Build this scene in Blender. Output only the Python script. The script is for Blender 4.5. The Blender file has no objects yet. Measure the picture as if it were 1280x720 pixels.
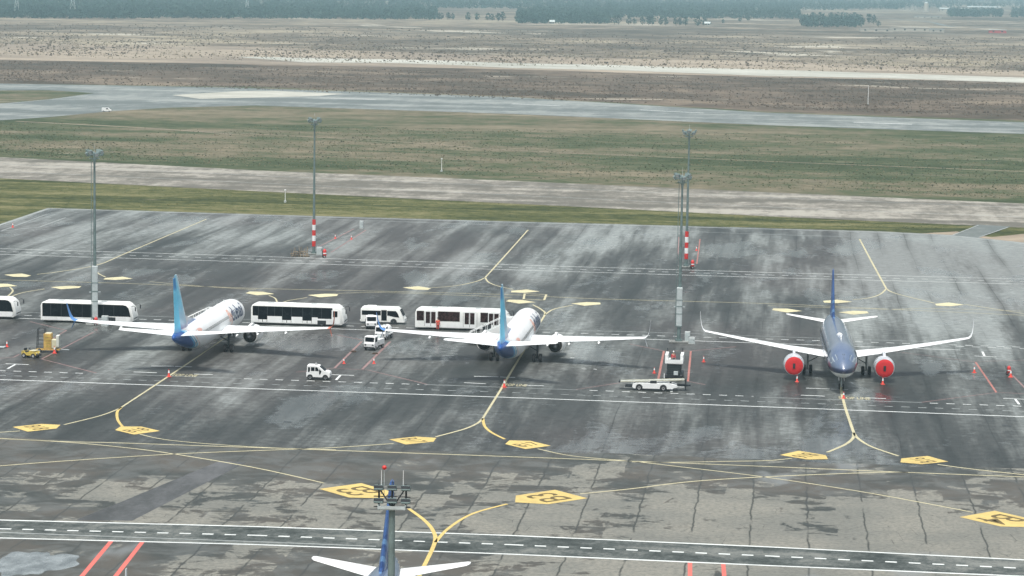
import bpy, bmesh, math, random
from mathutils import Vector, Matrix
random.seed(7)
R = math.radians
scn = bpy.context.scene
col = scn.collection

# ------------------------------------------------------------------ camera
CF, CP, CR, CYAW, CH = 3173.65, 0.121989639, 0.0164397441, 0.106686973, 50.7073
fwd = Vector((-math.sin(CYAW)*math.cos(CP), math.cos(CYAW)*math.cos(CP), -math.sin(CP)))
rgt0 = Vector((math.cos(CYAW), math.sin(CYAW), 0)); up0 = rgt0.cross(fwd)
rgt = rgt0*math.cos(CR) + up0*math.sin(CR); upv = -rgt0*math.sin(CR) + up0*math.cos(CR)
cd = bpy.data.cameras.new('camera'); camo = bpy.data.objects.new('camera', cd); col.objects.link(camo)
cd.sensor_width = 36; cd.lens = CF/1280*36; cd.clip_start = 1; cd.clip_end = 60000
m = Matrix((rgt, upv, -fwd)).transposed().to_4x4(); m.translation = Vector((0, 0, CH)); camo.matrix_world = m
scn.camera = camo

# ------------------------------------------------------------------ light
w = bpy.data.worlds.new('World'); scn.world = w; w.use_nodes = True
nt = w.node_tree; nt.nodes.clear()
sky = nt.nodes.new('ShaderNodeTexSky'); sky.sky_type = 'NISHITA'; sky.sun_disc = False
SUN_EL, SUN_AZ = 70, 190          # azimuth: where the sun stands, clockwise from +Y
sky.sun_elevation = R(SUN_EL); sky.sun_rotation = R(SUN_AZ)
sky.air_density = 1.6; sky.dust_density = 5.0; sky.ozone_density = 1.6; sky.altitude = 50
bg = nt.nodes.new('ShaderNodeBackground'); bg.inputs[1].default_value = 0.066
out = nt.nodes.new('ShaderNodeOutputWorld')
hs = nt.nodes.new('ShaderNodeHueSaturation'); hs.inputs['Saturation'].default_value = .5      # thin even cloud takes most of the blue out of the sky
nt.links.new(sky.outputs[0], hs.inputs['Color']); nt.links.new(hs.outputs[0], bg.inputs[0]); nt.links.new(bg.outputs[0], out.inputs[0])
sl = bpy.data.lights.new('sun', 'SUN'); sl.energy = 1.5; sl.angle = R(11); sl.color = (1.0, .97, .92)
so = bpy.data.objects.new('sun', sl); col.objects.link(so)
sd = Vector((math.sin(R(SUN_AZ))*math.cos(R(SUN_EL)), math.cos(R(SUN_AZ))*math.cos(R(SUN_EL)), math.sin(R(SUN_EL))))
so.rotation_euler = sd.to_track_quat('Z', 'Y').to_euler(); so.location = sd*300
vs = scn.view_settings; vs.view_transform = 'Standard'; vs.look = 'None'; vs.gamma = 1; vs.exposure = 1.17
vs.use_curve_mapping = False
HAZE = 1.6e-4

# ------------------------------------------------------------------ helpers
def G(px, py, z=0.0):
    """a spot of the place from its spot in the 1280 x 720 survey picture, at height z"""
    d = fwd + rgt*((px-640)/CF) + upv*((360-py)/CF)
    t = (z-CH)/d.z
    return Vector((0, 0, CH)) + d*t

def link(o, parent=None):
    col.objects.link(o)
    if parent: o.parent = parent
    return o
def tag(o, label=None, cat=None, group=None, kind=None):
    if label: o['label'] = label
    if cat: o['category'] = cat
    if group: o['group'] = group
    if kind: o['kind'] = kind
    return o
def empty(name, loc=(0, 0, 0), rz=0.0, label=None, cat=None, group=None):
    o = bpy.data.objects.new(name, None); o.location = loc; o.rotation_euler = (0, 0, rz); o.empty_display_size = .5
    link(o); return tag(o, label, cat, group)
def copy_tree(o, parent=None):
    c = o.copy(); col.objects.link(c)
    if parent: c.parent = parent
    for ch in list(o.children): copy_tree(ch, c)
    return c

class MB:
    def __init__(s): s.v = []; s.f = []
    def add(s, vs_, fs):
        n = len(s.v); s.v += [tuple(q) for q in vs_]; s.f += [tuple(i+n for i in q) for q in fs]; return s
    def box(s, x0, x1, y0, y1, z0, z1, M=None):
        v = [Vector(q) for q in ((x0,y0,z0),(x1,y0,z0),(x1,y1,z0),(x0,y1,z0),(x0,y0,z1),(x1,y0,z1),(x1,y1,z1),(x0,y1,z1))]
        if M: v = [M @ q for q in v]
        return s.add(v, [(3,2,1,0),(4,5,6,7),(0,1,5,4),(1,2,6,5),(2,3,7,6),(3,0,4,7)])
    def bbox(s, x0, x1, y0, y1, z0, z1, r=.05, seg=2, M=None):
        b = bmesh.new(); bmesh.ops.create_cube(b, size=1)
        for v in b.verts: v.co = Vector(((x0+x1)/2+v.co.x*(x1-x0), (y0+y1)/2+v.co.y*(y1-y0), (z0+z1)/2+v.co.z*(z1-z0)))
        bmesh.ops.bevel(b, geom=list(b.edges), offset=r, segments=seg, profile=.5, affect='EDGES')
        b.verts.index_update()
        vv = [(M @ v.co) if M else v.co.copy() for v in b.verts]; ff = [tuple(q.index for q in f.verts) for f in b.faces]
        b.free(); return s.add(vv, ff)
    def prism(s, pts, a0, a1, axis='y'):
        """polygon in the plane across axis, drawn out from a0 to a1"""
        def P(p, a):
            return {'y': (p[0], a, p[1]), 'x': (a, p[0], p[1]), 'z': (p[0], p[1], a)}[axis]
        n = len(pts); v = [P(p, a0) for p in pts]+[P(p, a1) for p in pts]
        f = [tuple(range(n)), tuple(range(2*n-1, n-1, -1))]+[(i, i+n, (i+1) % n+n, (i+1) % n) for i in range(n)]
        return s.add(v, f)
    def loft(s, rings, cap=(True, True), close=True):
        n = len(rings[0]); v = [p for r in rings for p in r]; f = []
        for i in range(len(rings)-1):
            for j in range(n if close else n-1):
                k = (j+1) % n; f.append((i*n+j, i*n+k, (i+1)*n+k, (i+1)*n+j))
        if cap[0]: f.append(tuple(range(n-1, -1, -1)))
        if cap[1]: f.append(tuple(range((len(rings)-1)*n, len(rings)*n)))
        return s.add(v, f)
    def tube(s, p0, p1, r0, r1=None, seg=8, cap=(True, True)):
        p0, p1 = Vector(p0), Vector(p1); r1 = r0 if r1 is None else r1
        d = (p1-p0).normalized(); a = d.orthogonal().normalized(); b = d.cross(a)
        c = [(math.cos(2*math.pi*i/seg), math.sin(2*math.pi*i/seg)) for i in range(seg)]
        return s.loft([[p0+(a*x+b*y)*r0 for x, y in c], [p1+(a*x+b*y)*r1 for x, y in c]], cap)
    def lathe(s, prof, origin, axis=(0, 0, 1), seg=20, cap=(False, False)):
        o = Vector(origin); d = Vector(axis).normalized(); a = d.orthogonal().normalized(); b = d.cross(a)
        return s.loft([[o+d*h+(a*math.cos(2*math.pi*i/seg)+b*math.sin(2*math.pi*i/seg))*r for i in range(seg)] for h, r in prof], cap)
    def build(s, name, mat, parent=None, smooth=False, angle=40):
        me = bpy.data.meshes.new(name); me.from_pydata(s.v, [], s.f); me.update()
        b = bmesh.new(); b.from_mesh(me); bmesh.ops.recalc_face_normals(b, faces=b.faces); b.to_mesh(me); b.free()
        if smooth:
            me.polygons.foreach_set('use_smooth', [True]*len(me.polygons))
            if angle < 180: me.set_sharp_from_angle(angle=R(angle))
        me.materials.append(mat)
        return link(bpy.data.objects.new(name, me), parent)

# ------------------------------------------------------------------ materials
class NT:
    def __init__(s, name):
        s.m = bpy.data.materials.new(name); s.m.use_nodes = True; s.t = s.m.node_tree
        s.p = s.t.nodes['Principled BSDF']
    def n(s, kind, **kw):
        o = s.t.nodes.new(kind)
        for k, v in kw.items(): setattr(o, k, v)
        return o
    def put(s, sock, v):
        if isinstance(v, bpy.types.NodeSocket): s.t.links.new(v, sock)
        else:
            if hasattr(sock, 'default_value'):
                if sock.type == 'RGBA' and len(v) == 3: v = (*v, 1)
                sock.default_value = v
    def math(s, op, a, b=0.0, c=0.0, clamp=False):
        o = s.n('ShaderNodeMath', operation=op, use_clamp=clamp)
        s.put(o.inputs[0], a); s.put(o.inputs[1], b)
        if op in ('MULTIPLY_ADD', 'SMOOTH_MIN'): s.put(o.inputs[2], c)
        return o.outputs[0]
    def ss(s, v, a, b, lo=0.0, hi=1.0):
        o = s.n('ShaderNodeMapRange', interpolation_type='SMOOTHSTEP')
        s.put(o.inputs[0], v)
        for i, q in enumerate((a, b, lo, hi)): s.put(o.inputs[i+1], q)
        return o.outputs[0]
    def mix(s, f, a, b):
        o = s.n('ShaderNodeMix', data_type='RGBA'); s.put(o.inputs[0], f); s.put(o.inputs[6], a); s.put(o.inputs[7], b); return o.outputs[2]
    def pos(s): return s.n('ShaderNodeNewGeometry').outputs['Position']
    def obj(s): return s.n('ShaderNodeTexCoord').outputs['Object']
    def sep(s, v):
        o = s.n('ShaderNodeSeparateXYZ'); s.put(o.inputs[0], v); return o.outputs
    def comb(s, x, y, z=0.0):
        o = s.n('ShaderNodeCombineXYZ')
        for i, q in enumerate((x, y, z)): s.put(o.inputs[i], q)
        return o.outputs[0]
    def noise(s, v, sc=(1, 1, 1), detail=4, rough=.55, scale=1.0, off=(0, 0, 0), dist=0.0):
        mp = s.n('ShaderNodeMapping'); s.put(mp.inputs[0], v); mp.inputs[1].default_value = off; mp.inputs[3].default_value = sc
        o = s.n('ShaderNodeTexNoise'); s.t.links.new(mp.outputs[0], o.inputs['Vector'])
        o.inputs['Scale'].default_value = scale; o.inputs['Detail'].default_value = detail; o.inputs['Roughness'].default_value = rough
        o.inputs['Distortion'].default_value = dist
        return o.outputs['Fac']
    def ramp(s, f, stops):
        o = s.n('ShaderNodeValToRGB'); s.put(o.inputs[0], f); e = o.color_ramp.elements
        while len(e) < len(stops): e.new(.5)
        for q, (p, c) in zip(e, stops): q.position = p; q.color = (*c, 1)
        return o.outputs[0]
    def set(s, base=None, rough=None, metal=None, spec=None, coat=None):
        if base is not None: s.put(s.p.inputs['Base Color'], base)
        if rough is not None: s.put(s.p.inputs['Roughness'], rough)
        if metal is not None: s.put(s.p.inputs['Metallic'], metal)
        if spec is not None: s.put(s.p.inputs['Specular IOR Level'], spec)
        if coat is not None: s.put(s.p.inputs['Coat Weight'], coat); s.p.inputs['Coat Roughness'].default_value = .12
        return s.m
_mc = {}
def paint(name, c, rough=.45, metal=0.0, var=.12, scale=1.5, spec=.5, coat=0.0):
    if name in _mc: return _mc[name]
    k = NT(name); f = k.noise(k.obj(), scale=scale, detail=5, rough=.65)
    f = k.ss(f, .3, .7)
    base = k.mix(f, tuple(q*(1-var) for q in c), tuple(min(1, q*(1+var)) for q in c))
    r = k.ss(f, 0.0, 1.0, max(.02, rough-.06), rough+.08)
    _mc[name] = k.set(base, r, metal, spec, coat); return _mc[name]

WHITE = paint('white_paint', (.84, .86, .85), .35, var=.04)
BUSW = paint('bus_white_paint', (.80, .82, .79), .4, var=.06)
GLASS = paint('dark_glass', (.004, .006, .009), .22, var=.3, spec=.12)
SCREEN = paint('windscreen_glass', (.10, .13, .17), .08, var=.2, spec=1.0)  # sky reflection in the cockpit glass painted into this base colour
SCREEN2 = paint('side_screen_glass', (.34, .40, .45), .15, var=.2, spec=1.0)  # cockpit side panes, paler with more reflected sky painted in
RUBBER = paint('tyre_rubber', (.02, .02, .021), .8)
RIM = paint('wheel_rim', (.42, .43, .43), .45, .4)
STEEL = paint('galvanised_steel', (.17, .23, .225), .5, .25, var=.18)
PALE = paint('pale_mast_casing', (.50, .56, .56), .5, .1)
DARK = paint('dark_metal', (.035, .04, .045), .5, .3)
RED = paint('red_paint', (.62, .035, .03), .45)
REDC = paint('red_fabric_cover', (.62, .022, .026), .7, var=.1)
ORANGE = paint('cone_orange', (.72, .07, .05), .5)
YEL = paint('yellow_paint', (.55, .42, .09), .5, var=.25)
GREYW = paint('wing_grey_paint', (.78, .81, .81), .38, var=.04)
CAB = paint('cabinet_grey', (.46, .50, .49), .5)
WOOD = paint('pallet_wood', (.24, .19, .13), .8, var=.3)
HOT = paint('exhaust_metal', (.05, .048, .045), .5, .6)

def asphalt():
    k = NT('wet_apron_asphalt'); p = k.pos(); x, y, z = k.sep(p)
    wob = k.noise(p, (.05, .02, 1), detail=3, off=(3, 1, 0))
    xw = k.math('ADD', x, k.math('MULTIPLY', wob, 1.6))
    pw = k.comb(xw, y, 0.0)
    st = k.noise(pw, (.15, .010, 1), detail=7, rough=.58)                 # long streaks along the stands
    fine = k.noise(pw, (1.0, .045, 1), detail=7, rough=.68, off=(7, 0, 0))
    blot = k.noise(p, (.034, .017, 1), detail=5, rough=.55, off=(11, 4, 0), dist=.6)
    puff = k.noise(pw, (.085, .019, 1), detail=5, rough=.52, off=(2, 9, 0), dist=.5)  # soft cloud-like patches of reflected sky, painted as paler asphalt
    grit = k.noise(p, (.7, .9, 1), detail=7, rough=.78, off=(12, 9, 0))
    lane = k.math('FRACT', k.math('DIVIDE', k.math('ADD', xw, 400.0), 16.1))
    ramp = k.math('MULTIPLY', k.ss(lane, 0.0, .8), k.ss(lane, 1.0, .8))                                           # each paved lane dries across itself
    a = k.math('ADD', k.math('MULTIPLY', st, .84), k.math('MULTIPLY', blot, .50))
    a = k.math('ADD', a, k.math('MULTIPLY', puff, .50))
    a = k.math('ADD', a, k.math('MULTIPLY', fine, .34))
    a = k.math('ADD', a, k.math('MULTIPLY', grit, .22))
    a = k.math('ADD', a, k.math('MULTIPLY', ramp, .07))
    far = k.math('ADD', k.math('MULTIPLY', k.ss(y, 400.0, 500.0), .10), k.math('MULTIPLY', k.math('MULTIPLY', k.ss(k.math('ADD', x, k.math('MULTIPLY', puff, 14.0)), 12.0, 26.0), k.ss(y, 310.0, 420.0)), .24))  # sky sheen over the far and right-hand apron, painted as lighter base colour
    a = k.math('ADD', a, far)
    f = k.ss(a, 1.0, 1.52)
    joint = k.math('FRACT', k.math('DIVIDE', k.math('ADD', xw, 402.0), 5.37))
    jd = k.math('ABSOLUTE', k.math('SUBTRACT', joint, .5))
    jm = k.ss(k.noise(pw, (.12, .015, 1), detail=3, off=(5, 5, 0)), .42, .60)
    jl = k.math('MULTIPLY', k.math('SUBTRACT', 1.0, k.ss(jd, 0.0, .022)), k.math('MULTIPLY', jm, .75))
    jw = k.math('MULTIPLY', k.math('SUBTRACT', 1.0, k.ss(jd, 0.0, .30)), k.math('MULTIPLY', jm, .22))   # damp seeping out of the joint
    f = k.math('SUBTRACT', f, jw, clamp=True)
    c = k.ramp(f, [(0, (.026, .030, .028)), (.35, (.058, .063, .060)), (.68, (.125, .136, .130)), (1, (.245, .268, .260))])
    warm = k.ss(k.noise(p, (.02, .012, 1), detail=4, off=(30, 3, 0)), .44, .58)
    c = k.mix(k.math('MULTIPLY', warm, .55), c, k.mix(.45, c, (.085, .066, .062)))
    sp = k.ss(grit, .30, .70, .74, 1.26)
    c2 = k.n('ShaderNodeMix', data_type='RGBA', blend_type='MULTIPLY'); c2.inputs[0].default_value = 1
    k.put(c2.inputs[6], c); k.put(c2.inputs[7], k.comb(sp, sp, sp)); c = c2.outputs[2]
    c = k.mix(k.math('MULTIPLY', jl, .75), c, (.014, .017, .016))
    pud = k.math('ADD', k.math('MULTIPLY', k.noise(pw, (.085, .028, 1), detail=7, rough=.62, off=(50, 2, 0), dist=.4), .8), k.math('MULTIPLY', grit, .2))
    pm = k.ss(pud, .545, .60)
    r = k.mix(pm, k.comb(k.ss(f, 0.0, 1.0, .42, .62), 0.0, 0.0), (.20, 0, 0))
    sp_ = k.math('ADD', .15, k.math('MULTIPLY', pm, .42))
    k.set(c, k.sep(r)[0]); k.put(k.p.inputs['Specular IOR Level'], sp_)
    return k.m
def concrete():
    k = NT('stained_concrete_slabs'); p = k.pos(); x, y, z = k.sep(p)
    wv = k.noise(p, (.25, .25, 1), detail=3, off=(1, 1, 0))
    xw = k.math('ADD', x, k.math('MULTIPLY', wv, .7)); yw = k.math('ADD', y, k.math('MULTIPLY', wv, .8))
    sx = k.math('DIVIDE', k.math('ADD', xw, 402.0), 5.37); sy = k.math('DIVIDE', yw, 6.1)
    hi = k.noise(p, (.9, 1.5, 1), detail=6, rough=.75, off=(3, 3, 0), dist=.6)
    wn = k.n('ShaderNodeTexWhiteNoise', noise_dimensions='2D'); k.put(wn.inputs['Vector'], k.comb(k.math('FLOOR', sx), k.math('FLOOR', sy)))
    wn2 = k.n('ShaderNodeTexWhiteNoise', noise_dimensions='2D')
    k.put(wn2.inputs['Vector'], k.comb(k.math('FLOOR', k.math('MULTIPLY', sx, 2.0)), k.math('FLOOR', k.math('MULTIPLY', sy, 2.0))))
    big = k.noise(k.comb(xw, yw), (.085, .045, 1), detail=6, rough=.62, off=(4, 8, 0), dist=.5)
    med = k.noise(p, (.24, .30, 1), detail=6, rough=.68, off=(9, 2, 0), dist=.8)
    a = k.math('ADD', k.math('MULTIPLY', big, .9), k.math('MULTIPLY', med, .85))
    a = k.math('ADD', a, k.math('MULTIPLY', wn.outputs[0], .13)); a = k.math('ADD', a, k.math('MULTIPLY', wn2.outputs[0], .11)); a = k.math('ADD', a, k.math('MULTIPLY', k.math('SUBTRACT', hi, .55), .28))
    a = k.math('ADD', a, k.math('MULTIPLY', k.ss(x, -70.0, 5.0), .21))      # more of the right-hand end has dried
    a = k.math('SUBTRACT', a, k.math('MULTIPLY', k.ss(y, 243.0, 258.0), .24))  # still wet beside the asphalt
    a = k.math('SUBTRACT', a, k.math('MULTIPLY', k.ss(y, 222.0, 210.0), .09))
    f = k.ss(a, 1.0, 1.06)
    tone = k.ss(k.noise(p, (.1, .1, 1), detail=4, off=(20, 0, 0)), .35, .65)
    wet = k.mix(tone, (.036, .039, .032), (.082, .072, .056)); wet = k.mix(k.ss(med, .42, .62, 0.0, .6), wet, (.115, .122, .114))
    dry = k.mix(tone, (.178, .180, .158), (.245, .238, .202))
    gr = k.noise(p, (2.2, 2.2, 1), detail=5, rough=.7)
    dry = k.mix(k.ss(gr, .36, .68, 0.0, .75), dry, (.115, .12, .108))
    c = k.mix(f, wet, dry)
    jx = k.ss(k.math('ABSOLUTE', k.math('SUBTRACT', k.math('FRACT', sx), .5)), .0, .030)
    jy = k.ss(k.math('ABSOLUTE', k.math('SUBTRACT', k.math('FRACT', sy), .5)), .0, .018)
    jn = k.ss(k.noise(p, (.16, .16, 1), detail=2, off=(15, 5, 0)), .32, .5)
    j = k.math('MULTIPLY', k.math('SUBTRACT', 1.0, k.math('MULTIPLY', jx, 1.0)), k.math('MULTIPLY', jn, .9))
    j2 = k.math('MULTIPLY', k.math('SUBTRACT', 1.0, jy), .25)
    vo = k.n('ShaderNodeTexVoronoi', feature='DISTANCE_TO_EDGE'); mp = k.n('ShaderNodeMapping'); k.put(mp.inputs[0], p); mp.inputs[3].default_value = (.10, .085, 1)
    k.t.links.new(mp.outputs[0], vo.inputs['Vector'])
    cr = k.math('MULTIPLY', k.math('SUBTRACT', 1.0, k.ss(k.math('ADD', vo.outputs[0], k.math('MULTIPLY', k.math('SUBTRACT', med, .5), .10)), 0.0, .012)), k.ss(big, .44, .56, 0.0, .55))
    c = k.mix(k.math('MAXIMUM', k.math('MAXIMUM', j, j2), cr), c, (.030, .034, .030))
    pud = k.ss(k.noise(p, (.07, .03, 1), detail=4, off=(40, 7, 0), dist=.5), .60, .68)
    c = k.mix(k.math('MULTIPLY', pud, .7), c, (.20, .215, .215))  # reflected sky in the puddles painted into the colour
    return k.set(c, k.ss(f, 0, 1, .42, .75), spec=.3)
def field(name, stops, sc1, sc2, off=(0, 0, 0), spots=None, contrast=(.34, .66), extra=None):
    k = NT(name); p = k.pos()
    a = k.noise(p, sc1, detail=8, rough=.66, off=off, dist=.4); b = k.noise(p, sc2, detail=7, rough=.75, off=(off[0]+5, 1, 0)); h = k.noise(p, tuple(q*3.7 for q in sc2[:2])+(1,), detail=6, rough=.8, off=(off[0]+15, 1, 0))
    f = k.ss(k.math('ADD', k.math('ADD', k.math('MULTIPLY', a, .48), k.math('MULTIPLY', b, .30)), k.math('MULTIPLY', h, .22)), contrast[0]+.06, contrast[1]-.04)
    c = k.ramp(f, stops)
    if spots:
        g = k.noise(p, spots[0], detail=6, rough=.65, off=(off[0]+13, 6, 0), dist=.6)
        c = k.mix(k.ss(g, spots[1], spots[1]+.05), c, spots[2])
        g = k.noise(p, tuple(q*1.7 for q in spots[0]), detail=6, rough=.65, off=(off[0]+23, 16, 0), dist=.6)
        c = k.mix(k.ss(g, spots[1]+.01, spots[1]+.07, 0.0, .7), c, tuple(q*.45 for q in spots[2]))
    return k.set(c, .9, spec=.15)
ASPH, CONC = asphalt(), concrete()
F_FAR = field('dry_scrub_land', [(0, (.075, .062, .044)), (.4, (.145, .118, .088)), (.7, (.215, .178, .132)), (1, (.34, .295, .21))],
              (.0035, .0045, 1), (.03, .020, 1), spots=((.006, .0075, 1), .595, (.44, .41, .33)), contrast=(.36, .64))
F_TAN = field('pale_bare_earth', [(0, (.20, .165, .13)), (.5, (.30, .25, .19)), (1, (.40, .34, .26))], (.006, .01, 1), (.02, .03, 1), (3, 0, 0))
F_BRN = field('dark_heath', [(0, (.050, .042, .028)), (.5, (.115, .088, .064)), (1, (.21, .168, .12))], (.008, .012, 1), (.03, .03, 1), (8, 0, 0),
              spots=((.010, .03, 1), .62, (.33, .30, .24)))
F_MID = field('green_brown_grass', [(0, (.036, .052, .020)), (.35, (.074, .088, .042)), (.6, (.125, .112, .070)), (1, (.21, .18, .12))],
              (.006, .020, 1), (.06, .07, 1), (1, 3, 0), spots=((.012, .05, 1), .66, (.30, .27, .20)))
F_NEAR = field('verge_grass', [(0, (.024, .036, .010)), (.5, (.085, .092, .030)), (1, (.19, .175, .085))], (.015, .10, 1), (.25, .3, 1), (6, 0, 0),
               spots=((.02, .12, 1), .66, (.24, .21, .13)))
TAXI = field('taxiway_concrete', [(0, (.13, .125, .105)), (.5, (.225, .212, .182)), (1, (.35, .335, .29))], (.010, .06, 1), (.12, .05, 1), (2, 0, 0), contrast=(.38, .62))
RUNW = field('runway_asphalt', [(0, (.13, .15, .145)), (.5, (.185, .205, .198)), (1, (.27, .29, .275))], (.006, .05, 1), (.05, .02, 1), (12, 0, 0), contrast=(.38, .62))
SALT = field('pale_salt_flat', [(0, (.34, .34, .29)), (1, (.52, .52, .46))], (.01, .02, 1), (.05, .05, 1))
ROAD = field('worn_road_asphalt', [(0, (.034, .042, .040)), (.45, (.084, .096, .092)), (1, (.19, .20, .185))], (.08, .2, 1), (.7, .5, 1), (9, 9, 0))
PATCH = field('smooth_asphalt_patch', [(0, (.058, .063, .064)), (1, (.125, .130, .134))], (.1, .03, 1), (.5, .3, 1), (19, 9, 0))

def marking(name, c, wear=.5):
    k = NT(name); p = k.pos(); f = k.noise(p, (.8, .8, 1), detail=6, rough=.75)
    g = k.noise(p, (.08, .08, 1), detail=3)
    t = k.math('ADD', k.math('MULTIPLY', f, .6), k.math('MULTIPLY', g, .4))
    return k.set(k.mix(k.ss(t, .38, .68, 0.0, wear), c, tuple(q*.35+.04 for q in c)), .6, spec=.3)
M_WHITE = marking('white_marking', (.72, .76, .74), .45)
M_FAINT = marking('faded_white_marking', (.34, .37, .36), .7)
M_YEL = marking('yellow_marking', (.66, .50, .17), .45)
M_PYEL = marking('pale_yellow_marking', (.56, .52, .33), .5)
M_HEXF = marking('sun_bleached_yellow_marking', (.66, .61, .38), .5)
M_RED = marking('red_marking', (.66, .15, .12), .4)
M_DRED = marking('worn_red_marking', (.42, .17, .14), .6)
M_PINK = marking('faded_red_marking', (.30, .19, .18), .7)
M_BLACK = marking('black_lettering', (.14, .10, .03), .4)

# ------------------------------------------------------------------ ground
def sheet(name, pts, z, mat):
    return tag(MB().add([(p[0], p[1], z) for p in pts], [tuple(range(len(pts)))]).build(name, mat), kind='structure')
def px(*a): return [G(*q) for q in a]
def grow(a, b, n=6): return [a+(b-a)*i/n for i in range(n+1)]
sheet('ground', [(-14000, -300), (14000, -300), (14000, 14000), (-14000, 14000)], -.30, F_FAR)
def extend(lo, up, L=500):
    """strip between two left-to-right edges, carried on past both ends"""
    def ex(e):
        a = e[0]+(e[0]-e[1]).normalized()*L; b = e[-1]+(e[-1]-e[-2]).normalized()*L
        return [a]+e+[b]
    return ex(lo)+ex(up)[::-1]
sheet('tan_earth_belt', extend(px((0, 74), (320, 80), (640, 92), (960, 98), (1280, 108)), px((0, 54), (320, 58), (640, 70), (960, 76), (1280, 88)), 900), -.26, F_TAN)
sheet('dark_heath_belt', extend(px((0, 104), (320, 109), (640, 122), (960, 141), (1280, 152)), px((0, 74), (320, 80), (640, 86), (960, 96), (1280, 102)), 700), -.23, F_BRN)
tag(MB().add([(q[0], q[1], -.19) for q in px((297, 71), (350, 75), (380, 77.5), (480, 78), (560, 80.5), (640, 84.5), (760, 87), (830, 89.5), (960, 94.5), (1100, 97), (1280, 103), (1500, 111),
   (1500, 104), (1280, 96.5), (1120, 91.5), (960, 86.5), (860, 84), (760, 80.5), (640, 78.5), (560, 75.5), (480, 73.5), (400, 72.5), (320, 70.3))], [tuple(range(23))]).build('salt_flat', SALT), kind='structure')
sheet('mid_grass', extend(px((0, 197), (320, 212.6), (640, 226), (960, 240.5), (1280, 254)), px((0, 104), (320, 108), (640, 120), (960, 139), (1280, 150)), 60), -.16, F_MID)
sheet('runway', extend(px((0, 150), (60, 146), (140, 138.5), (215, 134), (320, 131.5), (640, 142), (960, 156), (1280, 167)),
                       px((0, 104), (280, 109), (320, 110), (640, 121), (960, 140.5), (1280, 152.5)), 300), -.12, RUNW)
sheet('runway_shoulder', px((215, 118.5), (300, 113.5), (345, 113.5), (430, 117), (400, 119.5), (330, 121.5), (250, 123.2)), -.09, SALT)
sheet('runway_grass', px((-60, 113), (60, 112.5), (118, 116), (60, 124), (0, 129), (-60, 130)), -.09, F_MID)
sheet('verge_grass', extend(px((-80, 340), (59, 262), (320, 270), (640, 279), (960, 288), (1100, 292), (1280, 320)), px((-80, 218), (0, 222), (320, 238), (640, 253.5), (960, 269.5), (1280, 284)), 60), -.10, F_NEAR)
sheet('taxiway', extend(px((0, 222.5), (320, 238.6), (640, 254), (960, 270), (1280, 284.3)), px((0, 196), (320, 212.6), (640, 225.7), (960, 240), (1280, 254)), 300), -.06, TAXI)
sheet('bare_soil', px((1150, 291.5), (1196, 289), (1215, 293), (1240, 296), (1280, 292), (1330, 296), (1330, 309), (1262, 304)), -.05, F_TAN)
sheet('connector_taxiway', px((1191, 294.6), (1222, 280.5), (1264, 283), (1222, 297.5)), -.03, RUNW)
apr = [G(-60, 306), G(59.6, 259.8), G(320, 267.7), G(640, 276.6), G(960, 285), G(1100, 289), G(1191, 293.8), G(1280, 303.2), G(1400, 320)]
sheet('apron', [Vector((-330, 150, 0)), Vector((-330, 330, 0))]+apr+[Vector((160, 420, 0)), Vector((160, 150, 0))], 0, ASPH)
# concrete pavement in front, with an uneven join to the asphalt
jp = []
for i in range(90):
    X = -140+i*2.6; q = -2.0*math.sin(X*.09)+random.uniform(-.8, .8)
    jp.append(Vector((X, 264.2+.045*(X+84)+q*.55, 0)))
sheet('concrete_apron', [Vector((-140, 140, 0))]+jp+[Vector((91, 140, 0))], .004, CONC)

def strip(name, pts, width, mat, z, dash=None, smooth=True):
    """painted line along a polyline; dash = (on, off)"""
    P = [Vector((q[0], q[1], 0)) for q in pts]
    if smooth and len(P) > 2:
        o = []
        for i in range(len(P)-1):
            a, b, c, d = P[max(0, i-1)], P[i], P[i+1], P[min(len(P)-1, i+2)]
            for t in [k/6 for k in range(6)]:
                o.append(.5*((2*b)+(c-a)*t+(2*a-5*b+4*c-d)*t*t+(3*b-a-3*c+d)*t**3))
        P = o+[P[-1]]
    mb = MB()
    if dash:
        for a, b in zip(P, P[1:]):
            L = (b-a).length; u = (b-a)/L; n = Vector((-u.y, u.x, 0))*width/2; t = 0
            while t < L:
                e = min(L, t+dash[0]); p0, p1 = a+u*t, a+u*e
                mb.add([(*(q.xy), z) for q in (p0-n, p1-n, p1+n, p0+n)], [(0, 1, 2, 3)]); t += dash[0]+dash[1]
    else:
        lo, hi = [], []
        for i, p in enumerate(P):
            a = P[max(0, i-1)]; b = P[min(len(P)-1, i+1)]; u = (b-a).normalized(); n = Vector((-u.y, u.x, 0))*width/2
            lo.append((*(p-n).xy, z)); hi.append((*(p+n).xy, z))
        k = len(lo); mb.add(lo+hi, [(i, i+1, k+i+1, k+i) for i in range(k-1)])
    return tag(mb.build(name, mat), kind='structure')
def line(pts, width=.15, mat=None, z=.012, dash=None, name='road_marking', smooth=False):
    if z > 0 and width < .3: width *= 1.3 if z == .016 else 1.75
    return strip(name, px(*pts), width, mat or M_WHITE, z, dash, smooth)

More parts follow.
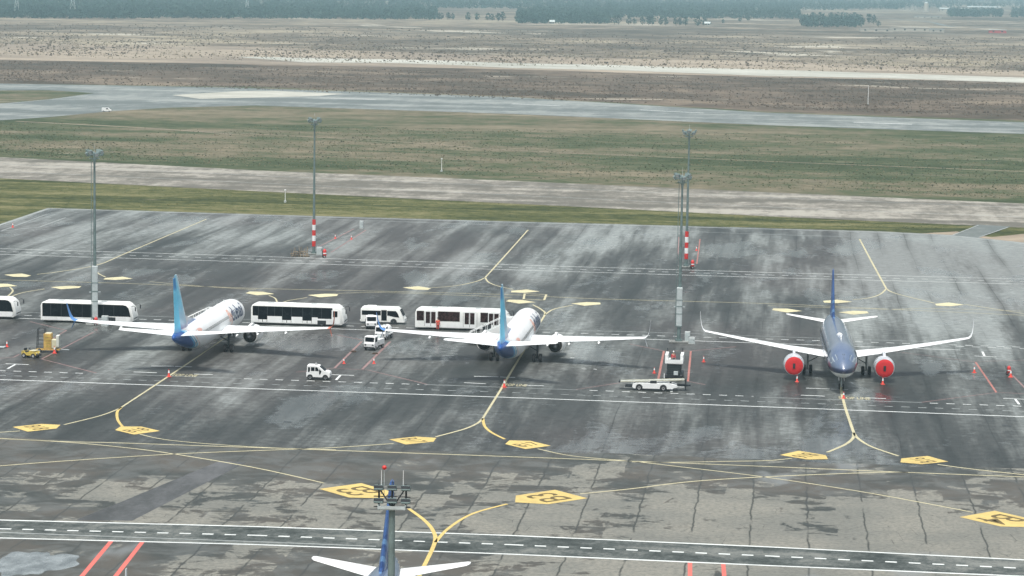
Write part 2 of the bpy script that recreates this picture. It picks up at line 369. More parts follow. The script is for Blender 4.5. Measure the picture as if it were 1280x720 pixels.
# service roads
sheet('near_service_road', px((-60, 648.5), (0, 650.5), (320, 658.5), (640, 669.5), (960, 683.7), (1340, 703), (1340, 723), (1280, 720), (960, 707), (640, 693), (320, 681), (0, 672.5), (-60, 670.5)), .008, ROAD)
sheet('asphalt_patch', px((275, 576), (308, 578), (165, 651), (95, 650), (150, 628)), .0065, PATCH)
line([(-60, 648.5), (320, 658.3), (640, 669.5), (960, 683.7), (1340, 703)], .21)
line([(-60, 670.5), (0, 672.5), (320, 680.8), (640, 692.9), (960, 707), (1340, 723)], .21, M_WHITE)
line([(-60, 664), (0, 665.6), (320, 677.2), (470, 683)], .16, M_FAINT)
line([(-60, 659.5), (0, 661), (320, 669.2), (640, 681), (960, 695), (1340, 713.5)], .22, dash=(1.03, 1.03))
for a, b in (((0, 474.5), (1280, 521)),):
    line([(-60, 472.3), a, (320, 486), (640, 497), (960, 508.7), b, (1340, 523)], .2)
line([(-60, 461.5), (110, 466.9)], .17, dash=(1, 1)); line([(117, 466.8), (302, 473.2)], .13, M_FAINT); line([(305, 473.4), (524, 480.6)], .17, dash=(1, 1))
line([(530, 480.7), (722, 487.5)], .15, M_FAINT); line([(737, 488.0), (942, 495.5)], .17, dash=(1, 1)); line([(950, 496.6), (1152, 503.2)], .15, M_FAINT)
line([(1162, 503.9), (1340, 510)], .17, dash=(1, 1))
line([(-60, 467.3), (320, 480.2), (640, 490.8), (960, 502.4), (1340, 516.5)], .17, M_FAINT, dash=(1, 1))
# road behind the stands
line([(-60, 387.8), (174, 395), (677, 412), (800, 415), (1067, 424.2), (1200, 428.3)], .15, M_FAINT)
line([(-60, 395.8), (16, 397.7), (175, 403), (867, 426), (1025, 431.5), (1200, 437.5)], .17)
line([(-60, 391.6), (174, 399), (707, 416.3), (1030, 426), (1340, 436)], .17, M_WHITE, dash=(1.1, 1.1))
line([(1195, 432.9), (1340, 438)], .16, M_WHITE, dash=(1.1, 1.1))
# far road
line([(-60, 309.2), (0, 310.8), (320, 320.3), (640, 331), (960, 340.6), (1340, 350.5)], .17)
line([(-60, 316.2), (0, 318), (320, 327.7), (640, 337.4), (960, 347), (1340, 356.8)], .17)
line([(-60, 312.7), (0, 314.4), (320, 324), (640, 334.2), (960, 343.8), (1340, 353.7)], .17, M_WHITE, dash=(1.1, 1.3))
line([(59.6, 260.6), (320, 268.8), (640, 277.8), (960, 286.3), (1100, 290.2), (1191, 295), (1280, 304.5), (1400, 321.5)], .9, M_FAINT, smooth=False)
line([(59.6, 261), (0, 281.2), (-60, 307)], .9, M_FAINT)
line([(320, 271), (640, 282), (960, 293), (1191, 300), (1280, 310)], .22, M_FAINT)
line([(58, 268), (0, 289.3)], .35, M_FAINT); line([(82, 272), (50, 283.6), (0, 289.3)], .22, M_FAINT)
line([(1191, 293.8), (1223, 281.5)], .35, M_FAINT); line([(1223, 296.8), (1260, 284)], .35, M_FAINT)
# taxiway and runway lines
for e in ([(-60, 202), (320, 219), (640, 232.5), (960, 246.5), (1340, 261.5)], [(-60, 211), (320, 228.3), (640, 243.5), (960, 258.5), (1340, 273.5)]):
    line(e, .45, M_FAINT, z=-.045)
line([(0, 130), (110, 119)], .9, M_FAINT, z=-.1); line([(-60, 146), (140, 131), (230, 127), (320, 126), (640, 137), (960, 151), (1340, 164)], .6, M_FAINT, z=-.1)
line([(100, 107), (280, 113), (640, 126), (960, 144), (1280, 155.5)], .6, M_FAINT, z=-.1)
for a in ((400, 122, 470, 124), (640, 129.5, 700, 132), (800, 137, 880, 141), (1067, 152.5, 1140, 155)):
    line([(a[0], a[1]), (a[2], a[3])], 1.8, M_WHITE, z=-.09)
# tracks over the grass
line([(20, 151), (120, 156), (200, 160.5), (290, 167)], 2.2, F_TAN, z=-.14, name='dirt_track', smooth=True)
line([(250, 163), (520, 178), (640, 187), (960, 201), (1340, 216)], 1.2, F_TAN, z=-.14, name='dirt_track', smooth=True)
line([(0, 26), (400, 30), (640, 34), (960, 40), (1340, 47)], 14, F_TAN, z=-.2, name='dirt_track', smooth=True)

# lead-in lines of the stands
def yl(pts, w_=.22, mat=None): return line(pts, w_, mat or M_PYEL, z=.016, smooth=len(pts) > 2)
yl([(152, 509), (200, 477.5), (256, 440), (302, 408)], .2)
yl([(152, 509), (144, 513), (122.5, 520.5), (80, 531)], .2); yl([(152, 509), (146.5, 515), (147.2, 525), (153, 533)], .32, M_YEL)
yl([(668, 417), (640, 463), (626, 487), (603.5, 523)], .22)
yl([(603.5, 523), (597, 529), (580, 536.5), (545, 546)], .24); yl([(603.5, 523), (606, 533), (615, 541), (631, 549)], .26, M_YEL)
yl([(1050, 481), (1056, 507.5), (1067.2, 541)], .26); yl([(1067.2, 541), (1066, 548), (1056, 556), (1034, 565.5)], .28)
yl([(1067.2, 541), (1073, 548.5), (1090, 558.7), (1123, 570)], .26)
yl([(-40, 546), (80, 552), (150, 553.8), (320, 559.6), (445, 564), (640, 571), (780, 576.2), (960, 583.3), (1135, 590.7), (1340, 598.5)])
yl([(0, 548.5), (85, 553), (160, 560), (220, 568), (320, 585), (405, 604)], .2)
yl([(-40, 587), (0, 582.5), (100, 575), (220, 567.5), (320, 563.4), (410, 560), (492, 554.5)], .2)
yl([(175, 543), (217, 551), (320, 558.9), (420, 562.5)], .18)
yl([(-40, 543), (0, 540.5), (25, 538.8)], .2)
yl([(672, 561), (715, 570), (790, 576.8), (845, 583), (960, 597), (1090, 617), (1216, 640.5)], .2)
yl([(790, 577.5), (845, 578), (900, 577), (960, 575.8), (990, 573)], .2)
yl([(725, 617.5), (790, 611), (865, 602), (960, 596), (1085, 591), (1135, 590.5)], .22)
yl([(1172, 580.6), (1220, 587), (1340, 600)], .22)
yl([(511, 636), (530, 650), (541, 663), (543.5, 678), (528.5, 711), (505, 760)], .38, M_YEL)
yl([(634, 630), (590, 642.5), (560, 661), (544.5, 678)], .34, M_YEL)
yl([(258, 274), (160, 315.5), (122.5, 331), (75, 339.5), (46, 343)], .22); yl([(120, 334), (122, 341), (132, 346.5)], .2)
yl([(-40, 348.8), (160, 354.5), (320, 360.6), (470, 364), (640, 368.5), (740, 373.4), (960, 379.6), (1100, 386), (1340, 397)], .2)
yl([(187, 352), (240, 357), (320, 362.4)], .16); yl([(405, 367.5), (470, 365.7), (560, 368.5), (640, 372)], .16)
yl([(960, 382), (1100, 386.5), (1160, 385.5), (1280, 389)], .16)
yl([(660, 287.5), (640, 310), (606.5, 347)], .22); yl([(606.5, 347), (595, 352), (570, 357.2), (538, 360)], .2); yl([(606.5, 347), (611, 353), (624, 358), (642, 362)], .2)
yl([(666, 381), (677.5, 387.5), (681, 393.5), (670, 410)], .24); yl([(681, 393.5), (692.5, 386.5), (716, 381.5)], .22)
yl([(1074.5, 299), (1090, 328), (1108, 361)], .24); yl([(1108, 361), (1100, 368), (1086, 372.5), (1066, 374.7)], .22); yl([(1108, 361), (1120, 367), (1168, 379)], .22)
yl([(1206, 380.5), (1280, 392)], .2)
yl([(336, 369.5), (344, 373), (347, 380)], .2); yl([(350, 380), (360, 376), (384, 372)], .2)
yl([(12.5, 359), (16, 364), (9, 371)], .22); yl([(15, 370), (30, 365.5), (56, 361.2)], .2)
# bars, tees and restraint lines round the stands
for a in ((189, 457.5, 217.5, 457.9), (219, 458, 240, 458.7), (167, 465, 196, 466), (242.5, 467.5, 266, 468.5), (592.5, 470.4, 623, 471.2), (625, 471.3, 644, 472), (580, 478.4, 607.5, 479.8),
          (655, 481.5, 680, 482.3), (1007.5, 485.2, 1037.5, 486.2), (1039, 486.4, 1060, 487.2), (1001, 494, 1031, 495.2), (1082.5, 497.3, 1107.5, 498.4),
          (7, 454.7, 36, 455.8), (413, 468.3, 442.5, 469.3), (831, 483, 855, 484), (1218, 445, 1245.5, 446.4), (1254, 498, 1290, 499.5), (713, 447, 718, 447.3), (727, 461, 733, 461.3), (742, 461.5, 746, 461.7)):
    line([(a[0], a[1]), (a[2], a[3])], .17, M_WHITE)
for a in ((19, 455.6, 9.5, 461), (425.5, 469.2, 420, 475), (839.6, 484, 839.3, 490), (1228, 439.5, 1230.5, 445), (1269, 499, 1274, 505.5)):
    line([(a[0], a[1]), (a[2], a[3])], .3, M_WHITE)
def rl(pts, w_=.14, mat=None): return line(pts, w_, mat or M_PINK, z=.010)
rl([(116.7, 415.4), (52, 448.8), (121, 466.5)]); rl([(37.5, 402), (83, 413), (60, 427)], .12); rl([(-20, 449.5), (17, 446.7), (24, 443)], .12)
rl([(418, 460.4), (452, 427)], .18, M_PINK); rl([(453, 461.5), (487.7, 427)], .2, M_PINK); rl([(370, 465.2), (418, 460.4), (459.6, 462.5), (534.6, 480.6)], .12); rl([(422, 419), (453, 425)], .12)
rl([(829.8, 439), (823, 473.5)], .17, M_DRED); rl([(863.5, 439), (860, 476.7)], .15, M_DRED); rl([(787, 430), (829.8, 438.8), (864, 438.8), (920, 433.5)], .12)
rl([(860, 476.7), (882, 481)], .1); rl([(720, 487), (775, 478.5)], .1)
rl([(1219.5, 452.8), (1245.5, 490.6)], .15, M_DRED); rl([(1265.6, 469), (1290, 494)], .14); rl([(1152, 503), (1245.5, 490.6), (1290, 492.5)], .11); rl([(1100, 437), (1215, 452), (1290, 450)], .08)
rl([(397.5, 309), (442.5, 286)], .16); rl([(413.7, 315.5), (457.5, 287.5)], .16); rl([(875, 299), (871, 330)], .12, M_DRED); rl([(847.5, 318), (848.5, 296)], .12)
rl([(139.5, 676), (102.5, 720), (94, 731)], .42, M_RED); rl([(178.7, 676.5), (144, 721), (136, 731)], .42, M_RED)
rl([(862.5, 702.5), (862.5, 728)], .38, M_RED); rl([(904, 704.5), (906, 728)], .38, M_RED)

# stand number signs painted on the ground
def text_mesh(s, size, M, name, mat, parent=None, depth=0.0, shear=0.0, spacing=1.0, thick=0.0, cut=None):
    cu = bpy.data.curves.new(name, 'FONT'); cu.body = s; cu.size = size; cu.align_x = 'CENTER'; cu.align_y = 'CENTER'; cu.extrude = depth; cu.shear = shear; cu.space_character = spacing; cu.offset = thick
    cu.resolution_u = 4
    to = bpy.data.objects.new(name, cu); col.objects.link(to); bpy.context.view_layer.update()
    dg = bpy.context.evaluated_depsgraph_get(); me = bpy.data.meshes.new_from_object(to.evaluated_get(dg)); bpy.data.objects.remove(to)
    b = bmesh.new(); b.from_mesh(me)
    if cut:
        ax, lo, hi, n = cut
        for i in range(n):
            c = lo+(hi-lo)*(i+.5)/n; no = Vector((1, 0, 0)) if ax == 0 else Vector((0, 1, 0))
            bmesh.ops.bisect_plane(b, geom=b.verts[:]+b.edges[:]+b.faces[:], plane_co=no*c, plane_no=no)
    for v in b.verts: v.co = M(v.co) if callable(M) else M @ v.co
    b.to_mesh(me); b.free(); me.materials.clear(); me.materials.append(mat); me.update()
    return link(bpy.data.objects.new(name, me), parent)
def stand_sign(c, ang, side, txt, mat, z=.020):
    """home-plate shape, pointing along ang; c = centre of its square part"""
    u = Vector((math.cos(ang), math.sin(ang), 0)); v = Vector((u.y, -u.x, 0)); h = side/2
    P = [c-u*h-v*h, c-u*h+v*h, c+u*h+v*h, c+u*(h+side*.42), c+u*h-v*h]
    sheet('stand_number_panel', P, z, mat)
    if txt:
        a = Matrix(((v.x, u.x, 0, c.x+u.x*side*.05), (v.y, u.y, 0, c.y+u.y*side*.05), (0, 0, 1, z+.004), (0, 0, 0, 1)))
        sc = Matrix.Diagonal((.78 if len(txt) == 2 else .62, 1, 1, 1))
        tag(text_mesh(txt, side*(.98 if len(txt) == 2 else .80), a @ sc, 'stand_number', M_BLACK, thick=.03), kind='structure')
def mid(*a): 
    q = [G(*p) for p in a]; s_ = Vector((0, 0, 0))
    for p in q: s_ += p
    return s_/len(q)
# side and turn of each are taken from the panels' corners
stand_sign(G(689.5, 621.3), R(225), 5.0, 'B3', M_YEL)
stand_sign(G(444, 613), R(-45), 5.1, 'B3', M_YEL)
stand_sign(G(1247, 648.3), R(-45), 5.1, 'B4', M_YEL)
for (x_, y_, a_, t_) in ((660, 556.3, 135, 'B17'), (514, 550.8, 40, 'B17'), (1003.5, 569, -35, 'B16'), (1156, 575.2, 215, 'B16'), (43, 534.8, 45, 'B18'), (172, 538.3, 140, 'B18')):
    stand_sign(G(x_, y_), R(a_), 3.55, t_, M_YEL)
for (x_, y_, a_) in ((22, 344, -45), (4, 357, 135), (81, 359.5, 45), (149, 348, 225), (325, 367, 135), (403, 369.5, 45), (521, 360, -45), (657, 364, 225), (651, 377.3, 135), (732, 380, 45),
                     (984, 388.3, 135), (1047, 376.8, 225), (1067, 391, 45), (1187, 380.5, 225)):
    stand_sign(G(x_, y_), R(a_), 3.3, None, M_HEXF)
def flat_text(s, x_, y_, size, sx, mat, rz=0.0):
    c = G(x_, y_); M = Matrix.Translation((c.x, c.y, .018)) @ Matrix.Rotation(rz, 4, 'Z') @ Matrix.Diagonal((sx, 1, 1, 1))
    tag(text_mesh(s, size, M, 'painted_text', mat, thick=.02), kind='structure')
flat_text('STOP LINE', 229, 469.3, 2.6, .30, M_PYEL, .03); flat_text('STOP LINE', 643, 481.6, 2.5, .27, M_PYEL, .03); flat_text('STOP LINE', 1068, 498, 2.6, .32, M_PYEL, .03)
for a in ((656, 367, 683, 368.2), (655, 373.8, 680, 375.2), (656, 367, 654.5, 374), (683, 368.2, 680, 375.2)):
    line([(a[0], a[1]), (a[2], a[3])], .2, M_PYEL)
for a in ((354.5, 527.2, 364.5, 527.8), (647, 502.3, 657, 502.8), (1253, 531.8, 1265, 532.8)):
    line([(a[0], a[1]), (a[2], a[3])], .45, DARK, z=.01, name='drain_cover')

# ------------------------------------------------------------------ airliners
def ell(c, rx, rz, y, n=36, zt=None):
    return [Vector((c[0]+rx*math.cos(2*math.pi*i/n), y, c[1]+rz*math.sin(2*math.pi*i/n))) for i in range(n)]
def interp(tab, s):
    for a, b in zip(tab, tab[1:]):
        if s <= b[0]:
            t = (s-a[0])/(b[0]-a[0]); return [a[i]+(b[i]-a[i])*t for i in range(len(a))]
    return tab[-1]
def foil(le, chord, th, nvec=Vector((0, 0, 1)), n=7):
    """aerofoil ring; le = leading edge point, chord runs back along -Y"""
    up, lo = [], []
    for i in range(n+1):
        t = (1-math.cos(math.pi*i/n))/2
        y = 5*th*(.2969*math.sqrt(t)-.126*t-.3516*t*t+.2843*t**3-.1015*t**4)
        p = Vector(le)+Vector((0, -chord*t, 0))
        up.append(p+nvec*(y*chord*1.15)); lo.append(p-nvec*(y*chord*.85))
    return up+lo[-2:0:-1]
def wheel(parent, c, r, wd, axis=(1, 0, 0), name='wheel'):
    a = Vector(axis).normalized(); c = Vector(c)
    t = MB().lathe([(-wd/2, r*.55), (-wd/2, r*.86), (-wd*.36, r*.985), (0, r), (wd*.36, r*.985), (wd/2, r*.86), (wd/2, r*.55)], c, a, 20).build('tyre', RUBBER, None, True)
    rm = MB().lathe([(-wd*.36, .02), (-wd*.40, r*.3), (-wd*.47, r*.56), (wd*.47, r*.56), (wd*.40, r*.3), (wd*.36, .02)], c, a, 16, (True, True)).build('rim', RIM, None, True)
    w_ = empty_part(name, parent); t.parent = w_; rm.parent = w_
    return w_
def empty_part(name, parent):
    o = bpy.data.objects.new(name, None); link(o, parent); return o

def body_material(kind):
    k = NT('airliner_paint_'+kind); x, y, z = k.sep(k.obj()); s = k.math('MULTIPLY', y, -1.0)
    n_ = k.noise(k.obj(), (.6, .6, .6), detail=5)
    if kind == 'blue_tail':
        # wave: blue comes forward low on the belly and further back up on the sides
        bnd = k.math('ADD', 29.3, k.math('MULTIPLY', k.math('POWER', k.math('MAXIMUM', k.math('SUBTRACT', z, 1.4), 0.0), 1.3), 1.15))
        bnd = k.math('ADD', bnd, k.math('MULTIPLY', k.math('SINE', k.math('MULTIPLY', z, 2.2)), .18))
        u = k.math('SUBTRACT', s, bnd)
        c = k.mix(k.ss(u, 0.0, .05), (.84, .86, .86), (.16, .50, .72))
        c = k.mix(k.ss(u, .35, .42), c, (.80, .84, .86)); c = k.mix(k.ss(u, .62, .68), c, (.05, .36, .68)); c = k.mix(k.ss(u, 1.15, 1.3), c, (.004, .075, .32))
        stripe = k.math('SUBTRACT', s, k.math('SUBTRACT', bnd, .55))
        c = k.mix(k.math('MULTIPLY', k.ss(k.math('ABSOLUTE', stripe), .10, .05), .8), c, (.60, .16, .12))
        # flame-coloured swoosh on the upper rear fuselage
        e = k.math('ADD', k.math('POWER', k.math('DIVIDE', k.math('SUBTRACT', s, 30.8), 1.5), 2.0), k.math('POWER', k.math('DIVIDE', k.math('SUBTRACT', z, 4.45), .32), 2.0))
        c = k.mix(k.ss(e, 1.0, .5, 0.0, .75), c, (.80, .30, .20))
        r, sp, ct = .32, .5, 0.0
    else:
        lim = k.math('ADD', 2.72, k.math('MULTIPLY', k.ss(s, 27.0, 36.0), 1.6))
        u = k.math('SUBTRACT', z, lim)
        c = k.mix(k.ss(u, -.03, .03), (.74, .78, .79), (.012, .024, .085))
        c = k.mix(k.ss(u, .45, .75), c, (.085, .130, .225))  # sky sheen on the crown painted as a lighter blue
        r, sp, ct = .30, .6, 1.0
    c = k.mix(k.ss(n_, .35, .7, 0.0, .12), c, (.42, .44, .45))
    return k.set(c, r, spec=sp, coat=ct)
def fin_material(kind):
    k = NT('airliner_fin_'+kind); x, y, z = k.sep(k.obj()); s = k.math('MULTIPLY', y, -1.0)
    if kind == 'blue_tail':
        # pale leading edge, bright blue in the middle, deep blue foot and trailing edge
        le = k.math('ADD', 31.0, k.math('MULTIPLY', k.math('SUBTRACT', z, 5.2), .80))
        u = k.math('SUBTRACT', s, le)
        c = k.mix(k.ss(u, .5, 1.5), (.72, .76, .80), (.50, .80, .95)); c = k.mix(k.ss(u, 1.2, 2.2), c, (.15, .68, .96))
        c = k.mix(k.ss(z, 6.2, 5.1), c, (.01, .16, .50))
        c = k.mix(k.math('MULTIPLY', k.ss(u, 0.2, .9), k.ss(z, 9.0, 6.5, 0.0, .35)), c, (.80, .45, .40))
        c = k.mix(k.ss(u, 2.8, 1.6), c, c)
    else:
        c = k.mix(k.ss(k.noise(k.obj(), (.3, .3, .3), dist=2.5), .44, .50), (.015, .055, .19), (.028, .085, .25))
        wv = k.math('SINE', k.math('ADD', k.math('MULTIPLY', s, 2.6), k.math('MULTIPLY', z, 3.4)))
        band = k.math('MULTIPLY', k.ss(wv, .45, .7), k.ss(z, 9.2, 8.0))
        c = k.mix(band, c, (.09, .20, .38))
    return k.set(c, .35, coat=.3)
RUD = NT('rudder_blue'); _z = RUD.sep(RUD.obj())[2]; RUD = RUD.set(RUD.mix(RUD.ss(_z, 10.3, 11.0), RUD.mix(RUD.ss(_z, 4.8, 6.0), (.01, .20, .58), (.15, .68, .96)), (.02, .27, .62)), .35)
RUD2 = paint('rudder_navy', (.018, .06, .17), .35)
BT, NB = body_material('blue_tail'), body_material('navy')
FBT, FNB = fin_material('blue_tail'), fin_material('navy')
WLB = paint('winglet_blue', (.10, .28, .62), .35); WLO = paint('winglet_orange', (.70, .20, .12), .4, var=.3)
T_NAVY = paint('logo_navy', (.02, .05, .13), .4); T_OR = paint('logo_orange', (.82, .45, .34), .4)

def airliner(kind, loc, heading, label, group, wl=(None, None)):
    b7 = kind == 'blue_tail'
    root = empty('airliner', loc, heading-math.pi/2, label, 'airliner', group)
    BM, FM = (BT, FBT) if b7 else (NB, FNB)
    if b7:   # s, zc, rx, rz
        tab = [(0, 2.85, .06, .06), (.35, 2.88, .50, .46), (.9, 2.93, .86, .82), (1.7, 3.02, 1.22, 1.22), (2.8, 3.20, 1.55, 1.62), (4.2, 3.30, 1.78, 1.90), (6, 3.34, 1.88, 2.01), (24, 3.34, 1.88, 2.01),
               (27, 3.42, 1.85, 1.93), (30, 3.62, 1.70, 1.70), (33, 3.92, 1.38, 1.36), (36, 4.25, .90, .95), (37.8, 4.42, .55, .62), (39.0, 4.52, .26, .34), (39.4, 4.55, .10, .14)]
        L = 39.4; zc, rr = 3.34, 2.01
    else:
        tab = [(0, 3.10, .06, .06), (.3, 3.12, .50, .46), (.8, 3.18, .92, .86), (1.6, 3.30, 1.32, 1.30), (2.8, 3.55, 1.68, 1.74), (4.4, 3.72, 1.90, 2.0), (6.2, 3.78, 1.975, 2.07), (24, 3.78, 1.975, 2.07),
               (27, 3.92, 1.90, 1.94), (30, 4.18, 1.66, 1.66), (33, 4.50, 1.22, 1.24), (35.4, 4.76, .80, .84), (37, 4.92, .45, .50), (37.57, 4.98, .22, .26)]
        L = 37.57; zc, rr = 3.78, 2.07
    S = [0, .1, .2, .35, .6, .9, 1.3, 1.7, 2.2, 2.8, 3.5, 4.2, 5, 6]+[7+i*1.5 for i in range(12)]+[24, 25.5, 27, 28.5, 30, 31.5, 33, 34.2, 35.4, 36.3, 37.2, 37.5]
    if b7: S = S[:-2]+[37, 37.8, 38.5, 39, 39.4]
    rings = []
    for s in S:
        q = interp(tab, s)
        if 0 < s < .35: 
            t = math.sqrt(s/.35); q[2] = tab[1][2]*t; q[3] = tab[1][3]*t
        rings.append(ell((0, q[1]), q[2], q[3], -s))
    MB().loft(rings).build('fuselage', BM, root, True, 180)
    # belly fairing
    fr = []
    for t in range(11):
        s = (12.3 if b7 else 11)+t*1.05; e = math.sin(math.pi*t/10)**.45 if 0 < t < 10 else .3
        fr.append([Vector((1.95*e*math.cos(a), -s, zc-rr*.55-(.95 if b7 else 1.0)*rr/2*e*(math.sin(a) if math.sin(a) > 0 else .25*math.sin(a)))) for a in [2*math.pi*i/20 for i in range(20)]])
    MB().loft(fr).build('belly_fairing', GREYW if not b7 else WHITE, root, True, 60)
    # windscreen
    for sx in (-1, 1):
        for j, (a0, a1, s0, s1) in enumerate(((2, 34, 1.25, 2.2), (36, 60, 1.5, 2.5), (62, 80, 1.95, 2.9))):
            mb = MB(); V = []
            for (a, s) in ((a0, s0+j*0), (a1, s0+.15), (a1, s1+.15), (a0, s1)):
                q = interp(tab, s); al = R(90-a*sx) if sx > 0 else R(90+a)
                up_ = .0
                V.append((q[2]*1.012*math.sin(R(a))*sx, -s+.01, q[1]+q[3]*1.012*math.cos(R(a))))
            # the panes sit lower than the crown: swing them down to the sides
            mb.add(V, [(0, 1, 2, 3)])
            o = mb.build('cockpit_window', SCREEN2 if j else SCREEN, root)
    # cabin windows and doors
    zw = zc+.55
    def side_quad(s0, s1, z0, z1, sx, off=.012, n=3):
        mb = MB(); V = []
        for s in (s0, s1):
            q = interp(tab, (s0+s1)/2)
            for i in range(n+1):
                z = z0+(z1-z0)*i/n; c = max(-1, min(1, (z-q[1])/q[3])); V.append(((q[2]+off)*math.sqrt(max(0, 1-c*c))*sx, -s, q[1]+(q[3]+off)*c))
        return mb.add(V, [(i, i+1, n+2+i, n+1+i) for i in range(n)])
    sides = (1,) if b7 else (-1, 1)
    for sx in sides:
        base = side_quad(-.12, .12, 0, 1, sx)
        me = None
        for i in range(40 if b7 else 36):
            s = 6.2+i*(.62 if b7 else .66)
            if (13.6 < s < 14.1): continue
            if me is None or s > 24:
                o = side_quad(s-.12, s+.12, zw-.02, zw+.33, sx).build('cabin_window', GLASS, root)
                if s < 24 and me is None: me = o.data; s_ref = s
            else:
                o = link(bpy.data.objects.new('cabin_window', me), root); o.location = (0, -(s-s_ref), 0)
        for s in ((4.6, 31.6) if b7 else (4.9, 29.8)):
            side_quad(s-.45, s+.45, zc-.55, zc+1.25, sx, .018, 8).build('cabin_door', WHITE if b7 else NB, root)
    # wings
    g = dict(root_s=13.2, root_c=7.6, kx=5.6, kc=4.7, sw=.525, tipx=17.0, tip_c=1.6, z=2.45, dih=.083) if b7 else \
        dict(root_s=12.0, root_c=7.0, kx=6.4, kc=4.1, sw=.51, tipx=16.9, tip_c=1.6, z=2.75, dih=.095)
    for sx, wm in ((-1, wl[0]), (1, wl[1])):
        def sec(x):
            if x <= g['kx']: c = g['root_c']+(g['kc']-g['root_c'])*x/g['kx']
            else: c = g['kc']+(g['tip_c']-g['kc'])*(x-g['kx'])/(g['tipx']-g['kx'])
            z = g['z']+g['dih']*x+.0010*x*x
            return Vector((x*sx, -(g['root_s']+g['sw']*x), z)), c
        rg = []
        for x in (0, 1.5, 3, g['kx'], 8, 10, 12, 14, 15.6, g['tipx']):
            le, c = sec(x); rg.append(foil(le, c, .13-.04*x/17))
        wing = MB().loft(rg).build('wing', GREYW, root, True, 50)
        le, c = sec(g['tipx'])
        # blended winglet
        wr = [foil(le, c, .09)]
        H_ = 2.45
        for a_, fx, fz, cs, cc in ((25, .35, .08, .15, .92), (50, .62, .32, .38, .82), (70, .80, .75, .75, .68), (78, .93, 1.45, 1.25, .5), (80, 1.03, H_, 1.95, .30)):
            nv = Vector((-math.sin(R(a_))*sx, 0, math.cos(R(a_)))); wr.append(foil(le+Vector((fx*sx, -cs, fz)), c*cc, .08, nv))
        MB().loft(wr).build('winglet', wm or GREYW, wing, True, 60)
        if b7:
            nv = Vector((.9*sx, 0, .3)); MB().loft([foil(le+Vector((.25*sx, -.3, 0)), c*.7, .08, nv), foil(le+Vector((.62*sx, -1.25, -1.05)), c*.25, .08, nv)]).build('lower_winglet', wm or GREYW, wing, True, 60)
        # flap track fairings
        for x in ((4.3, 7.2, 11.2) if b7 else (5.2, 8.4, 12.2)):
            l2, c2 = sec(x); y0 = l2.y-c2*.55; yb = l2.y-c2-.75
            pr = [(0, .03), (.5, .16), (1.3, .22), ((y0-yb)*.75, .17), (y0-yb, .03)]
            MB().lathe(pr, (x*sx, y0, l2.z-.22), (0, -1, -.05), 10, (True, True)).build('flap_fairing', WHITE if b7 else GREYW, wing, True)
        # flap gap and control surface line
        mb = MB(); pts = []
        for x in (2.3, g['kx'], 9, 12.6):
            l2, c2 = sec(x); pts.append((x*sx, l2.y-c2*.76, l2.z+.045*c2*.62+.012))
        for a, b in zip(pts, pts[1:]): mb.add([a, b, (b[0], b[1]-.07, b[2]-.004), (a[0], a[1]-.07, a[2]-.004)], [(0, 1, 2, 3)])
        mb.build('flap_line', CAB, wing)
        # tailplane
        ts, tz, tx, tc, tsw, tip, tdi = (33.4, 4.55, 7.17, 4.1, .62, 1.5, .12) if b7 else (31.3, 4.75, 6.22, 3.9, .58, 1.35, .105)
        MB().loft([foil((x*sx, -(ts+tsw*x), tz+tdi*x), tc+(tip-tc)*x/tx, .10) for x in (0.2, 1.5, 3, 4.8, tx-.25)]+[foil((tx*sx, -(ts+tsw*tx+.35), tz+tdi*tx), tip*.55, .08)]).build('tailplane', WHITE, root, True, 50)
        # engine
        ex, es, er, ez = (4.83, 11.4, 1.16, 1.62) if b7 else (5.75, 11.2, 1.28, 1.90)
        NM = WHITE if b7 else paint('nacelle_grey', (.62, .65, .68), .3, .3)
        prof = [(.55, er*.80), (.12, er*.84), (0, er*.91), (-.06+.06, er*.93), (.25, er*1.0), (1.2, er*1.06), (2.4, er*1.02), (3.6, er*.84), (3.55, er*.79)]
        en = MB().lathe(prof, (ex*sx, -es, ez), (0, -1, 0), 28).build('engine', NM, root, True, 60)
        MB().lathe([(2.5, er*.72), (3.5, er*.80), (3.52, er*.62), (4.4, er*.50), (4.35, er*.44), (3.6, er*.42)], (ex*sx, -es, ez), (0, -1, 0), 24, (True, False)).build('exhaust_nozzle', HOT, en, True, 50)
        MB().lathe([(3.6, er*.42), (4.3, er*.30), (5.1, .03)], (ex*sx, -es, ez), (0, -1, 0), 16, (True, True)).build('exhaust_cone', RIM if b7 else HOT, en, True, 50)
        MB().lathe([(.5, er*.80), (.55, .3), (.2, .03)], (ex*sx, -es, ez), (0, -1, 0), 20).build('fan', DARK, en, True, 50)
        le, c = sec(ex)
        py = [(-es-.9, ez+er*.92), (-es-2.2, ez+er*1.02), (-es-5.2, ez+er*.35), (-es-5.6, le.z-.1), (le.y-.4, le.z+.15), (-es-2.0, ez+er*1.38), (-es-.9, ez+er*1.02)]
        MB().prism(py, ex*sx-.16, ex*sx+.16, 'x').build('pylon', NM, en)
        if not b7 and kind != 'x':
            cv = MB().lathe([(-.10, .05), (-.09, er*.5), (-.06, er*.84), (-.01, er*.905), (.10, er*.90)], (ex*sx, -es, ez), (0, -1, 0), 28, (True, False)).build('intake_cover', REDC, en, True, 60)
            MB().box(ex*sx-.16, ex*sx+.16, -es+.13, -es+.15, ez-.34, ez+.34).build('cover_handle', DARK, cv)
        # main gear
        gx, gs, gr = (2.86, 19.6, .565) if b7 else (3.80, 17.7, .58)
        gear = empty_part('main_gear', root)
        st = MB().tube((gx*sx, -gs, gr), (gx*sx*(1.0), -gs+.1, g['z']+.3), .13, .15, 10); st.tube((gx*sx, -gs, 1.5), ((gx-1.5)*sx, -gs, 2.3), .07, seg=8)
